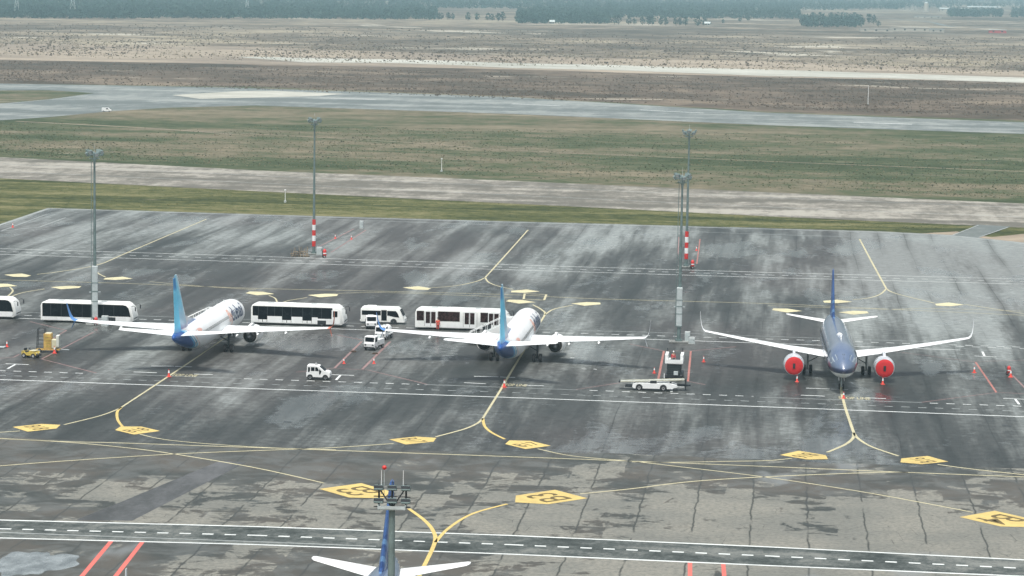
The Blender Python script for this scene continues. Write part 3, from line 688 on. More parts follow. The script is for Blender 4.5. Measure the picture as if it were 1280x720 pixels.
        st.tube(((gx-.46)*sx, -gs, gr), ((gx+.46)*sx, -gs, gr), .09); st.tube((gx*sx, -gs-.2, 1.1), (gx*sx, -gs+.9, 2.2), .06)
        st.build('strut', CAB if not b7 else DARK, gear, True)
        for d in (-.43, .43): wheel(gear, ((gx+d)*sx, -gs, gr), gr, .40)
    # nose gear
    ns, nr = (4.0, .345) if b7 else (5.07, .38)
    ng = empty_part('nose_gear', root)
    st = MB().tube((0, -ns, nr), (0, -ns-.15, 1.95), .085, .11, 10); st.tube((-.3, -ns, nr), (.3, -ns, nr), .05); st.tube((0, -ns+.05, 1.0), (0, -ns+1.3, 1.8), .05)
    st.build('strut', PALE, ng, True)
    for d in (-.25, .25): wheel(ng, (d, -ns, nr), nr, .2)
    for sx in (-1, 1): MB().box(sx*.32-.02, sx*.32+.02, -ns-1.2, -ns+.6, 1.15, 1.95).build('gear_door', WHITE, ng)
    # fin and rudder
    if b7: F = [(31.2, 4.6, 7.6), (32.6, 6.0, 6.0), (34.2, 8.0, 4.6), (35.8, 10.2, 3.3), (37.1, 12.15, 2.15), (37.6, 12.5, 1.45)]
    else: F = [(29.0, 5.0, 6.4), (30.2, 6.4, 5.4), (31.9, 8.4, 4.1), (33.5, 10.3, 2.95), (34.55, 11.55, 2.15), (34.95, 11.76, 1.6)]
    nx = Vector((1, 0, 0))
    fin = MB().loft([foil((0, -s, z), c*.70, .135, nx) for s, z, c in F]).build('fin', FM, root, True, 50)
    MB().loft([[Vector((tx_*c*.052, -(s+c*.69), z)) for tx_ in (-1, 1)]+[Vector((.015, -(s+c), z)), Vector((-.015, -(s+c), z))] for s, z, c in F[:-1]]).build('rudder', RUD if b7 else RUD2, fin)
    if b7:   # dorsal fillet
        MB().prism([(-26.5, 5.3), (-31.5, 6.25), (-33.5, 6.8), (-33.5, 4.6), (-27, 4.9)], -.10, .10, 'x').build('dorsal_fillet', FM, fin)
    else:
        MB().prism([(-28.0, 5.4), (-30.0, 6.1), (-31.5, 6.6), (-31.5, 5.0)], -.10, .10, 'x').build('dorsal_fillet', FM, fin)
    MB().lathe([(0, .05), (.06, .35), (.3, .40), (.6, .3), (.75, .04)], (0, -12.6, zc+rr-.12), (0, -1, 0), 12, (True, True)).build('antenna_fairing', WHITE, root, True)
    MB().prism([(-9.0, zc+rr-.03), (-9.35, zc+rr+.38), (-9.55, zc+rr+.38), (-9.6, zc+rr-.03)], -.03, .03, 'x').build('blade_antenna', WHITE, root)
    if b7:
        # airline name on both sides, following the curve of the hull
        for sx in (1, -1):
            for word, size, s0, mat in (('fly', 2.6, 13.2, T_OR), ('dubai', 3.1, 9.1, T_NAVY)):
                def place(v, s0=s0, sx=sx):
                    ang = (v.y*.95+.75)/1.95
                    return Vector((sx*(1.90)*math.cos(ang), -(s0-v.x*1.05*sx) , 3.34+2.03*math.sin(ang)))
                text_mesh(word, size, place, 'airline_name', mat, root, thick=.045, cut=(1, -1.8, 1.8, 14))
    return root
GRP_A = 'airliners parked on the stands'
P1 = airliner('blue_tail', (-76.675, 351.326, 0), 1.57608, 'white airliner with blue tail at the left, with orange right winglet, between two long buses', GRP_A, (WLB, WLO))
P2 = airliner('blue_tail', (-34.926, 351.408, 0), 1.57357, 'white airliner with blue tail in the middle, pale right winglet, left of the belt loader', GRP_A, (WLB, None))
P3 = airliner('navy', (7.892, 312.159, 0), -1.54288, 'dark blue airliner facing the camera with bright red covers on both engines', GRP_A)
P4 = airliner('navy', (-28.85, 156.2, 0), -1.548, 'dark blue airliner at the bottom edge of which only fin and white tailplanes show', GRP_A)

# ------------------------------------------------------------------ lighting masts
def mast_head(root, h, n, sc=1.0):
    hd = MB()
    for z in (h-.5, h-1.0): 
        r = .75*sc
        for i in range(12):
            a, b = 2*math.pi*i/12, 2*math.pi*(i+1)/12; hd.tube((r*math.cos(a), r*math.sin(a), z), (r*math.cos(b), r*math.sin(b), z), .045, seg=5)
    for i in range(6):
        a = math.pi*i/3; hd.tube((0, 0, h-1.6), (.8*sc*math.cos(a), .8*sc*math.sin(a), h-.5), .04, seg=5)
    hd.tube((0, 0, h-1.8), (0, 0, h-.2), .16, seg=8)
    head = hd.build('head_frame', STEEL, root)
    first = None
    for i in range(n):
        a = 2*math.pi*(i+.3)/n
        if first is None:
            m_ = MB().bbox(-.08, .22, -.30, .30, -.28, .30, .05, 1, Matrix.Rotation(R(25), 4, 'Y')); first = m_.build('floodlight', STEEL, head)
            MB().box(.225, .235, -.24, .24, -.22, .24, Matrix.Rotation(R(25), 4, 'Y')).build('lamp_glass', CAB, first); o = first
        else: o = copy_tree(first, head)
        o.location = (1.02*sc*math.cos(a), 1.02*sc*math.sin(a), h-.35+(.35 if i % 2 else 0)); o.rotation_euler = (0, 0, a)
    MB().tube((0, 0, h-.3), (0, 0, h+1.1), .03, .015, 5).build('lightning_rod', PALE, head)
def mast(loc, h, bands, casing, lattice, label, rz=0, n=8):
    root = empty('lighting_mast', loc, rz, label, 'light mast', 'floodlight masts of the apron')
    MB().tube((0, 0, .15), (0, 0, h-.8), .28, .13, 14, ).build('pole', STEEL, root, True)
    MB().bbox(-1.3, 1.5, -.9, .9, 0.0, .22, .03, 1).build('concrete_base', paint('old_concrete', (.20, .21, .20), .8), root)
    MB().tube((0, 0, .2), (0, 0, .5), .5, .5, 14).build('base_flange', STEEL, root)
    mast_head(root, h, n)
    if bands:
        z = 1.5
        for i in range(5):
            r = .30-.13*z/h+.02; MB().tube((0, 0, z), (0, 0, z+.98), r+.03, r+.03, 14).build('red_band' if i % 2 == 0 else 'white_band', RED if i % 2 == 0 else WHITE, root, True); z += .98
    if casing:
        z0, z1 = casing; c = MB().bbox(-.40, .40, -.34, .26, z0, z1, .06, 1).build('mast_casing', PALE, root)
        for z in [z0+(z1-z0)*t for t in (.02, .33, .52, .68)]: MB().box(-.43, .43, -.37, .29, z, z+.09).build('clamp_ring', STEEL, c)
        MB().box(-.8, .8, -.06, .06, z0+(z1-z0)*.5, z0+(z1-z0)*.5+.12).build('cross_arm', PALE, c)
    if lattice:
        l = MB()
        for sy in (-.22, .22): l.tube((-.52, sy, .6), (-.44, sy, h-1.2), .035, seg=5)
        z = 1.0
        while z < h-1.5: l.tube((-.50, -.22, z), (-.50, .22, z), .022, seg=4); z += .45
        for z in range(3, int(h)-2, 3): l.tube((-.5, 0, z), (-.1, 0, z), .035, seg=4)
        l.build('ladder', STEEL, root)
    return root
q = G(118.8, 406.5)
mast((q.x, q.y, 0), 25.0, False, (.9, 8.6), True, 'tall grey floodlight mast in front of the long black-windowed bus', .3)
mast((-84.81, 452.48, 0), 24.6, True, None, False, 'tall floodlight mast with red and white bands, beside a brown pile on the left', .1)
mast((-17.05, 448.87, 0), 24.2, True, None, False, 'tall floodlight mast with red and white bands, just behind the nearer grey mast', .5)
mast((-14.25, 354.35, 0), 23.6, False, (2.2, 7.8), True, 'grey floodlight mast with ladder and pale casing between the middle and right airliners')
def near_mast():
    b = Vector((-20.15, 130.4, 0)); root = empty('lighting_mast', b, 0.05, 'close floodlight mast head with six lamp boxes and a red ball, at the bottom edge', 'light mast', 'floodlight masts of the apron')
    Z = 22.72
    MB().tube((0, 0, 0), (0, 0, Z), .34, .16, 16).build('pole', STEEL, root, True)
    f = MB()
    for x in (-.72, .72):
        f.tube((x, 0, Z), (x, 0, Z+1.3), .035, seg=6); f.tube((x, .45, Z), (x, .45, Z+1.0), .03, seg=6)
    for z in (Z+.06, Z+.32, Z+.62, Z+1.08): f.tube((-.98, 0, z), (.98, 0, z), .03, seg=6)
    for x in (-.72, .72): f.tube((0, 0, Z), (x*.9, 0, Z+1.0), .04, seg=6)
    f.tube((0, 0, Z), (0, 0, Z+1.2), .05, seg=6)
    f.build('head_frame', DARK, root)
    p = MB().box(-.72, .72, -.30, .5, Z-.05, Z); p.box(-.72, .72, -.33, -.30, Z, Z+.16)
    for x in (-.72, .72): p.box(x-.02, x+.02, -.30, .5, Z, Z+.2)
    p.build('platform', PALE, root)
    first = None
    for z in (Z+.30, Z+1.0):
        for x in (-.72, 0, .72):
            if first is None:
                first = MB().bbox(-.25, .25, -.14, .24, -.10, .16, .03, 1, Matrix.Rotation(R(-16), 4, 'X')).build('floodlight', STEEL, root)
                MB().box(-.235, .235, -.155, -.138, .0, .145, Matrix.Rotation(R(-16), 4, 'X')).build('lamp_glass', DARK, first); MB().box(-.22, .22, -.10, .20, .158, .178, Matrix.Rotation(R(-16), 4, 'X')).build('cooling_cover', STEEL, first); MB().tube((0, .1, -.1), (0, .1, -.3), .03).build('bracket', DARK, first); o = first
            else: o = copy_tree(first, root)
            o.location = (x, -.05, z+.06)
    MB().box(-.15, .15, .25, .45, Z+.1, Z+.5).build('control_box', PALE, root)
    for x in (-.60, .56): MB().tube((x, .2, Z+.7), (x, .2, Z+2.0), .022, .014, 6).build('lightning_rod', WHITE, root)
    MB().tube((-.44, .1, Z+.7), (-.44, .1, Z+2.1), .016, seg=6).build('beacon_rod', PALE, root)
    MB().lathe([(-.12, .01), (-.10, .07), (-.05, .115), (0, .125), (.05, .115), (.10, .07), (.12, .01)], (-.44, .1, Z+2.15), seg=14).build('red_beacon', RED, root, True)
near_mast()

# ------------------------------------------------------------------ vehicles (built heading +X, seen from the -Y side)
def rounded_body(prof_y, x0, x1, zf, r=.25, nose=None):
    pass
def vwheel(root, x, y, r, wd=.28):
    return wheel(root, (x, y, r), r, wd, (0, 1, 0))
def mirror(root, x, y, z, dx, dy):
    m_ = MB().tube((x, y, z), (x+dx*.6, y+dy, z+.12), .035, seg=6); m_.tube((x+dx*.6, y+dy, z+.12), (x+dx, y+dy, z-.05), .035, seg=6)
    a = m_.build('mirror_arm', DARK, root); MB().bbox(x+dx-.06, x+dx+.06, y+dy-.13, y+dy+.13, z-.62, z-.05, .03, 1).build('mirror', DARK, a)
SEAM = paint('window_seam', (.045, .05, .055), .5)
BAY = paint('dim_bus_interior', (.030, .012, .011), .25, var=.7, scale=2.5, spec=.15)
def MB_seams(root, xs_, ys, z0, z1):
    m_ = MB()
    for x in xs_: m_.box(x, x+.05, ys-.026, ys-.0, z0, z1)
    m_.build('window_seams', SEAM, root)
def airport_bus(style, loc, rz, label, group='airport passenger buses'):
    root = empty('airport_bus', loc, rz, label, 'bus', group)
    L, W, H = 13.7, 3.0, 3.05
    # side outline, lofted across the width with rounded edges
    def out(ins, dz):
        return [(ins, .32), (L-.35-ins, .32), (L-ins, .55), (L-.02-ins, 1.1), (L-.35-ins, 2.35), (L-.75-ins, H-.25-dz), (L-1.25-ins, H-dz), (.6+ins, H-dz), (.18+ins, H-.18-dz), (ins, H-.55-dz)]
    rings = []
    for y, ins, dz in ((-W/2, .08, .14), (-W/2+.02, .03, .10), (-W/2+.12, .0, .03), (-W/2+.4, 0, 0), (W/2-.4, 0, 0), (W/2-.12, 0, .03), (W/2-.02, .03, .10), (W/2, .08, .14)):
        rings.append([Vector((x, y, z)) for x, z in out(ins, dz)])
    body = MB().loft(rings).build('body', BUSW, root, True, 35)
    ys = -W/2
    def panel(name, x0, x1, z0, z1, mat, y=None, parent=None, t=.02, both=True):
        o = MB().box(x0, x1, ys-t, ys+.05, z0, z1).build(name, mat, parent or root)
        if both: MB().box(x0, x1, -ys-.05, -ys+t, z0, z1).build(name, mat, parent or root)
        return o
    if style == 'glass':
        panel('window_band', .28, 12.25, .88, 2.80, GLASS)
        MB().prism([(12.25, 1.12), (13.3, 1.12), (12.98, 2.35), (12.6, 2.72), (12.25, 2.78)], ys-.015, -ys+.015, 'y').build('cab_window', GLASS, root)
        for i, x in enumerate((.2, 1.75, 2.4, 3.05, 5.2, 5.85, 6.5, 8.93)):
            panel('skirt_panel', x+.03, (1.72, 2.37, 3.02, 5.17, 5.82, 6.47, 8.9, 9.5)[i], .40, .84, WHITE, t=.012)
        MB().prism([(9.05, .4), (9.5, 1.12), (13.0, 1.12), (13.3, .9), (13.1, .4)], ys-.03, ys+.05, 'y').build('front_quarter_panel', WHITE, root)
        MB_seams(root, [1.5+1.55*i for i in range(7)], ys, .9, 2.78)
    elif style == 'panels':
        panel('window_band', .28, 12.0, .85, 2.74, GLASS)
        for x0, x1 in ((.2, 1.05), (2.45, 4.6), (6.0, 7.6), (9.0, 9.85)):
            panel('lower_panel', x0, x1, .40, 1.32, WHITE, t=.03)
        for x0 in (1.12, 1.78, 4.68, 5.34, 7.68, 8.34): panel('door_skirt', x0, x0+.58, .42, .80, WHITE, t=.03)
        for x0 in (1.12, 4.68, 7.68): panel('passenger_door', x0-.02, x0+1.28, .44, 2.3, GLASS, t=.024)
        MB_seams(root, [1.1, 2.42, 3.5, 4.65, 5.97, 7.63, 9.0, 10.4], ys, .9, 2.72)
        panel('cab_door', 11.9, 13.1, .45, 2.45, WHITE, t=.035); panel('cab_window', 12.1, 12.75, 1.45, 2.3, GLASS, t=.045); panel('front_arch_panel', 9.85, 11.9, .90, 1.15, WHITE, t=.05); panel('rear_arch_panel', 11.08, 11.9, .40, .9, WHITE, t=.03)
    else:
        for x0, x1 in ((.25, 1.3), (3.35, 6.5), (9.5, 11.6)):
            panel('window', x0, x1, 1.3, 2.7, BAY)
        for x0 in (1.45, 7.1, 10.6):
            d = panel('passenger_door', x0, x0+1.7, .42, 2.78, WHITE, t=.03, both=False)
            for k in (.12, .92): MB().box(x0+k, x0+k+.62, ys-.042, ys-.02, .95, 2.6).build('door_pane', BAY, d)
            MB().box(x0+.83, x0+.87, ys-.045, ys-.02, .5, 2.6).build('door_seal', DARK, d)
        panel('window', 12.2, 13.0, 1.2, 2.4, GLASS); panel('lower_panel', 3.4, 7.0, .42, 1.1, WHITE)
        for x0 in (1.4, 3.3, 7.0, 9.0, 10.5): MB().box(x0, x0+.03, ys-.022, ys, .5, 2.6).build('body_seam', DARK, body)
    # front screen, lamps
    MB().prism([(13.62+.01, 1.2), (13.64, 1.25), (13.33, 2.32), (13.02, 2.72), (12.98, 2.70), (13.25, 2.3), (13.55, 1.2)], -1.3, 1.3, 'y').build('windscreen', GLASS, root)
    for y in (-1.1, 1.1): MB().bbox(13.60, 13.73, y-.22, y+.22, .72, .95, .03, 1).build('headlight', RIM, root)
    MB().box(13.62, 13.71, -.8, .8, .75, .9).build('grille', DARK, root)
    for x in (2.6, 10.45):
        if x > 5: panel('wheel_arch', x-.62, x+.62, .30, 1.0 if style == 'glass' else .98, DARK, t=.034)
        for y in (-1.33, 1.33):
            vwheel(root, x, y*(1.02 if x > 5 else .9), .47, .32)
    MB().box(.5, 13.0, -1.35, 1.35, .18, .36).build('chassis', DARK, root)
    for x0, x1, h in ((2.2, 3.1, .05), (4.6, 6.4, .10), (8.6, 9.4, .05)): MB().bbox(x0, x1, -.6, .6, H-.02, H+h, .03, 1).build('roof_hatch', CAB if h < .08 else BUSW, root)
    mirror(root, 13.35, -1.25, 2.6, .65, -.25); mirror(root, 13.35, 1.25, 2.6, .65, .25)
    return root
def gx(px_, py_, dy=0): 
    q = G(px_, py_); q.y += dy; return q
q = G(50.5, 402.5); B2 = airport_bus('glass', (q.x, q.y+1.5, 0), .012, 'long white bus with an unbroken black window band, behind the leftmost mast')
q = G(16.5, 399.5); airport_bus('glass', (q.x-13.4, q.y+1.6, 0), .012, 'bus cut off by the left edge, only its white front showing')
q = G(313.5, 405.5); airport_bus('panels', (q.x, q.y+1.5, 0), -.004, 'long white bus with black windows and white lower panels, right of the left airliner')
q = G(518.5, 411.5); airport_bus('doors', (q.x, q.y+1.5, 0), .004, 'long white bus with framed double doors, standing behind the wing of the middle airliner')

def minibus():
    q = G(450.5, 404.5); root = empty('minibus', (q.x, q.y+1.0, 0), .0, 'small white minibus with an open side door, between two long buses', 'minibus')
    L, W = 6.5, 2.0
    def out(i, d): return [(i, .35), (L-i, .35), (L+.05-i, .8), (L-.25-i, 1.25), (L-.75-i, 2.25-d), (L-1.05-i, 2.5-d), (.25+i, 2.5-d), (i, 2.2-d)]
    MB().loft([[Vector((x, y, z)) for x, z in out(i, d)] for y, i, d in ((-1, .06, .18), (-.97, .02, .1), (-.8, 0, .02), (.8, 0, .02), (.97, .02, .1), (1, .06, .18))]).build('body', BUSW, root, True, 35)
    MB().prism([(.2, 1.32), (3.0, 1.32), (3.0, 1.98), (.2, 1.98)], -1.015, -.95, 'y').build('window', GLASS, root)
    MB().prism([(3.08, .55), (3.88, .55), (3.88, 2.1), (3.08, 2.1)], -1.02, -.95, 'y').build('door_opening', GLASS, root)
    MB().prism([(3.95, 1.32), (5.0, 1.12), (5.75, 1.05), (5.45, 1.75), (5.2, 2.0), (3.95, 2.0)], -1.015, -.95, 'y').build('cab_window', GLASS, root)
    MB().prism([(6.28, 1.3), (6.31, 1.3), (5.84, 2.2), (5.79, 2.2)], -.85, .85, 'y').build('windscreen', GLASS, root)
    for x in (1.3, 4.9):
        for y in (-.88, .88): vwheel(root, x, y, .38, .26)
        MB().lathe([(0, .03), (0, .47)], (x, -1.012, .40), (0, 1, 0), 16).build('wheel_arch', DARK, root)
    mirror(root, 6.0, -1.0, 2.0, .35, -.15); MB().bbox(.8, 2.2, -.5, .5, 2.46, 2.62, .05, 1).build('roof_unit', BUSW, root)
    MB().bbox(6.45, 6.57, -.9, .9, .38, .62, .04, 1).build('bumper', BUSW, root); MB().bbox(-.1, .05, -.95, .95, .38, .62, .04, 1).build('bumper', BUSW, root)
minibus()

def microcar():
    q = G(382.5, 474.5); root = empty('microcar', (q.x, q.y+.75, 0), 0, 'tiny white utility car with a roof beacon, on the front road left of centre', 'small car')
    W = .72
    out = [(.02, .35), (2.95, .35), (3.05, .62), (2.95, .98), (2.62, 1.10), (2.35, 1.12), (1.65, 1.72), (1.4, 1.80), (.15, 1.84), (.1, 1.7), (.08, .95), (.0, .9)]
    MB().loft([[Vector((x+(.03 if x < 1 else -.03)*e, y, z-.05*e*(z > 1.5))) for x, z in out] for y, e in ((-W, 1), (-W+.06, 0), (W-.06, 0), (W, 1))]).build('body', WHITE, root, True, 35)
    for pts in ([(.62, 1.12), (1.08, 1.12), (1.08, 1.60), (.62, 1.60)], [(1.16, 1.12), (1.62, 1.12), (1.58, 1.32), (1.40, 1.60), (1.16, 1.60)], [(.24, 1.0), (.38, .95), (.50, 1.15), (.50, 1.58), (.24, 1.58)]):
        MB().prism(pts, -W-.012, W+.012, 'y').build('side_window', GLASS, root)
    MB().prism([(1.66, .7), (1.82, .72), (1.95, 1.12), (1.66, 1.4)], -W-.012, -W+.05, 'y').build('door_gap', GLASS, root)
    MB().prism([(2.33, 1.16), (2.37, 1.16), (1.70, 1.72), (1.66, 1.72)], -.6, .6, 'y').build('windscreen', GLASS, root)
    for x in (.5, 2.45):
        for y in (-.64, .64): vwheel(root, x, y, .29, .2)
        MB().lathe([(0, .03), (0, .37)], (x, -W-.006, .33), (0, 1, 0), 16).build('wheel_arch', DARK, root)
    for y in (-.45, .45): MB().bbox(2.96, 3.08, y-.12, y+.12, .68, .84, .02, 1).build('headlight', RIM, root)
    b = MB().tube((1.15, 0, 1.80), (1.15, 0, 1.88), .2, seg=10); b.lathe([(0, .16), (.12, .15), (.2, .06), (.21, .01)], (1.15, 0, 1.88), seg=10); b.build('roof_beacon', RIM, root, True)
    MB().box(.3, 2.7, -.6, .6, .2, .38).build('chassis', DARK, root)
microcar()

def skin_part(name, joints, edges, mat, parent, sub=1):
    me = bpy.data.meshes.new(name); me.from_pydata([j[0] for j in joints], edges, []); me.update()
    o = bpy.data.objects.new(name, me); col.objects.link(o)
    o.modifiers.new('s', 'SKIN'); sm = o.modifiers.new('d', 'SUBSURF'); sm.levels = sub; sm.render_levels = sub
    for i, j in enumerate(joints): me.skin_vertices[0].data[i].radius = (j[1], j[2] if len(j) > 2 else j[1])
    me.skin_vertices[0].data[0].use_root = True
    bpy.context.view_layer.update()
    m2 = bpy.data.meshes.new_from_object(o.evaluated_get(bpy.context.evaluated_depsgraph_get()))
    bpy.data.objects.remove(o); m2.materials.clear(); m2.materials.append(mat)
    m2.polygons.foreach_set('use_smooth', [True]*len(m2.polygons))
    return link(bpy.data.objects.new(name, m2), parent)
SKIN = paint('skin', (.42, .26, .19), .6); TROU = paint('dark_trousers', (.03, .035, .05), .8); HAIR = paint('dark_hair', (.02, .017, .015), .7)
def person(loc, rz, label, jacket, hat=None, trousers=None, sit=False):
    root = empty('person', loc, rz, label, 'person')
    # faces +X
    J = [((0, 0, .95), .13, .16), ((0, 0, 1.15), .12, .15), ((0, 0, 1.38), .11, .18), ((0, 0, 1.50), .055, .055), ((.02, 0, 1.60), .085, .075), ((.02, 0, 1.72), .08, .075)]
    Eg = [(0, 1), (1, 2), (2, 3), (3, 4), (4, 5)]
    for s in (-1, 1):
        n = len(J); J += [((0, .10*s, .88), .085), ((.03, .11*s, .50), .06), ((-.01, .11*s, .10), .04), ((.14, .12*s, .04), .035)]; Eg += [(0, n), (n, n+1), (n+1, n+2), (n+2, n+3)]
        n = len(J); J += [((0, .20*s, 1.40), .055), ((-.02, .25*s, 1.14), .042), ((.10, .24*s, .92), .032), ((.14, .23*s, .86), .030)]; Eg += [(2, n), (n, n+1), (n+1, n+2), (n+2, n+3)]
        k = n+3
        for f_, (dx, dy, l) in enumerate(((.03, -.028, .07), (.035, -.009, .08), (.03, .009, .075), (.02, .028, .06), (-.03, -.03*s, .045))):
            n2 = len(J); J += [((.14+dx*.5, .23*s+dy, .86-.02), .009), ((.14+dx, .23*s+dy, .86-l), .008)]; Eg += [(k, n2), (n2, n2+1)]
    body = skin_part('body', J, Eg, SKIN, root)
    JJ = [((0, 0, .90), .145, .18), ((0, 0, 1.15), .135, .165), ((0, 0, 1.42), .12, .19)]; JE = [(0, 1), (1, 2)]
    TJ = [((0, 0, .93), .14, .17)]; TE = []
    for s in (-1, 1):
        n = len(JJ); JJ += [((0, .21*s, 1.41), .07), ((-.02, .26*s, 1.14), .058), ((.09, .25*s, .94), .048)]; JE += [(2, n), (n, n+1), (n+1, n+2)]
        n = len(TJ); TJ += [((0, .10*s, .84), .105), ((.03, .11*s, .50), .08), ((0, .11*s, .12), .065)]; TE += [(0, n), (n, n+1), (n+1, n+2)]
    skin_part('jacket', JJ, JE, jacket, root); skin_part('trousers', TJ, TE, trousers or TROU, root)
    MB().lathe([(-.02, .096), (.05, .100), (.10, .07), (.125, .01)], (.01, 0, 1.73), seg=12, cap=(True, False)).build('cap' if hat else 'hair', hat or HAIR, root, True)
    for s in (-1, 1):
        MB().bbox(-.10, .20, .11*s-.05, .11*s+.05, 0, .10, .03, 1).build('shoe', DARK, root)
        MB().box(.098, .108, .03*s-.012, .03*s+.012, 1.655, 1.675).build('eye', DARK, body)
    MB().add([(.10, -.012, 1.65), (.10, .012, 1.65), (.125, 0, 1.61), (.10, 0, 1.60)], [(0, 1, 2), (0, 2, 3), (1, 3, 2)]).build('nose', SKIN, body)
    return root
q = G(547.5, 412.3); person((q.x, q.y-.3, 0), R(100), 'person in a bright red-orange jacket standing by the long bus with double doors', paint('red_jacket', (.80, .09, .05), .7), trousers=paint('red_overalls', (.62, .07, .045), .7))

def stairs(base, top_h, label, run=4.6):
    """passenger stairs; local +X is the door end, steps rise towards +X; seen from the -Y side"""
    root = empty('passenger_stairs', base, 0, label, 'aircraft stairs', 'passenger stairs at the blue-tailed airliners')
    x0 = -run-1.6; W = 1.0
    for sy in (-1, 1):
        y0, y1 = (sy*W-.04, sy*W+.04)
        MB().prism([(x0, .45), (x0+.3, .35), (.0, .35), (.0, top_h+.1), (-1.6, top_h+.1), (x0, .65)], y0, y1, 'y').build('side_panel', WHITE, root)
        MB().prism([(-1.6, top_h+.1), (0, top_h+.1), (0, top_h+1.15), (-1.5, top_h+1.15)], y0, y1, 'y').build('platform_screen', WHITE, root)
        r = MB().tube((x0, sy*W, 1.55), (-1.5, sy*W, top_h+1.12), .05, seg=6)
        for i in range(6):
            t = (i+.2)/6; xx = x0+(-1.55-x0)*t; zz = .65+(top_h-.5)*t; r.tube((xx, sy*W, zz), (xx, sy*W, zz+.98), .035, seg=5)
        r.build('handrail', WHITE, root)
    n = 13
    st = MB()
    for i in range(n):
        t = i/n; xx = x0+(-1.6-x0)*t; zz = .5+(top_h-.5)*(i+1)/n; st.box(xx, xx+(-1.6-x0)/n+.03, -W+.05, W-.05, zz-.22, zz)
    st.build('steps', CAB, root); MB().box(-1.6, 0, -W+.05, W-.05, top_h-.08, top_h).build('platform', CAB, root)
    MB().box(x0+.6, -.2, -.85, .85, .30, .52).build('chassis', DARK, root)
    MB().box(-2.9, -.6, -W-.06, -W-.041, .5, .85).build('storage_recess', DARK, root)
    for x in (x0+1.2, -.9):
        for y in (-.85, .85): vwheel(root, x, y, .33, .22)
    return root
def plane_pt(o, x, s):
    o_rz = o.rotation_euler.z; c, s_ = math.cos(o_rz), math.sin(o_rz); return Vector((o.location.x+x*c+s*s_, o.location.y+x*s_-s*c, 0))
q = plane_pt(P2, -1.95, 4.6); stairs((q.x, q.y, 0), 2.75, 'white passenger stairs with solid sides at the middle airliner, partly behind its blue fin')
q = plane_pt(P1, -1.95, 4.6); stairs((q.x, q.y, 0), 2.75, 'white passenger stairs at the left airliner, mostly hidden behind its fuselage')

def service_truck(px_, py_, label, tank, rz=-math.pi/2-.12):
    """cab faces the viewer"""
    q = G(px_, py_); root = empty('service_truck', (q.x, q.y+.2, 0), rz, label, 'service truck', 'white service trucks by the middle wingtip')
    c = MB(); 
    out = [(-1.25, .45), (.15, .45), (.2, 1.05), (.02, 1.35), (-.12, 2.05), (-.3, 2.15), (-1.25, 2.15)]
    c.loft([[Vector((x, y, z)) for x, z in [(a-(.04 if a > 0 else 0)*e, b-.04*e*(b > 2)) for a, b in out]] for y, e in ((-.85, 1), (-.8, 0), (.8, 0), (.85, 1))]); cab = c.build('cab', WHITE, root, True, 35)
    MB().prism([(.06, 1.38), (.075, 1.38), (-.08, 2.0), (-.10, 2.0)], -.72, .72, 'y').build('windscreen', GLASS, cab)
    for y in (-.87, .855): MB().box(-1.0, -.2, y, y+.015, 1.3, 1.95).build('side_window', GLASS, cab)
    for y in (-.6, .6): MB().bbox(.14, .22, y-.14, y+.14, .8, .98, .02, 1).build('headlight', DARK, cab)
    MB().bbox(.12, .28, -.85, .85, .42, .60, .03, 1).build('bumper', DARK, cab)
    MB().box(-4.0, -.1, -.6, .6, .35, .6).build('chassis', DARK, root)
    if tank:
        t = MB().lathe([(0, .2), (.06, .62), (.25, .72), (2.3, .72), (2.5, .6), (2.55, .2)], (-1.4, 0, 1.35), (-1, 0, 0), 20, (True, True)).build('tank', WHITE, root, True, 50)
        MB().tube((-2.2, 0, 2.05), (-2.2, 0, 2.2), .25, seg=12).build('tank_lid', CAB, t)
        MB().bbox(-3.9, -1.35, -.85, .85, .6, .82, .03, 1).build('deck', WHITE, root)
    else:
        MB().bbox(-4.0, -1.35, -.85, .85, .6, 1.5, .06, 1).build('equipment_body', WHITE, root); MB().box(-3.6, -2.0, -.86, -.851, .75, 1.3).build('vent_panel', DARK, root)
        MB().bbox(-3.8, -3.2, -.5, .5, 1.5, 1.9, .05, 1).build('lift_basket', CAB, root)
    for x in (-.45, -3.3):
        for y in (-.75, .75): vwheel(root, x, y, .36, .24)
    MB().box(-1.6, -1.3, .86, .95, .9, 1.2).build('hose_box', CAB, root); root.scale = (.9, .9, .9)
    return root
service_truck(461.5, 438.5, 'white service truck with flat grey windscreen, front of the row beside the middle wingtip', False, -math.pi/2-.22)
service_truck(475, 425.5, 'white tank truck right behind the front service truck', True, -math.pi/2-.15)
service_truck(464, 412, 'rear service truck standing between the minibus and the tank truck', False, -math.pi/2+.2)

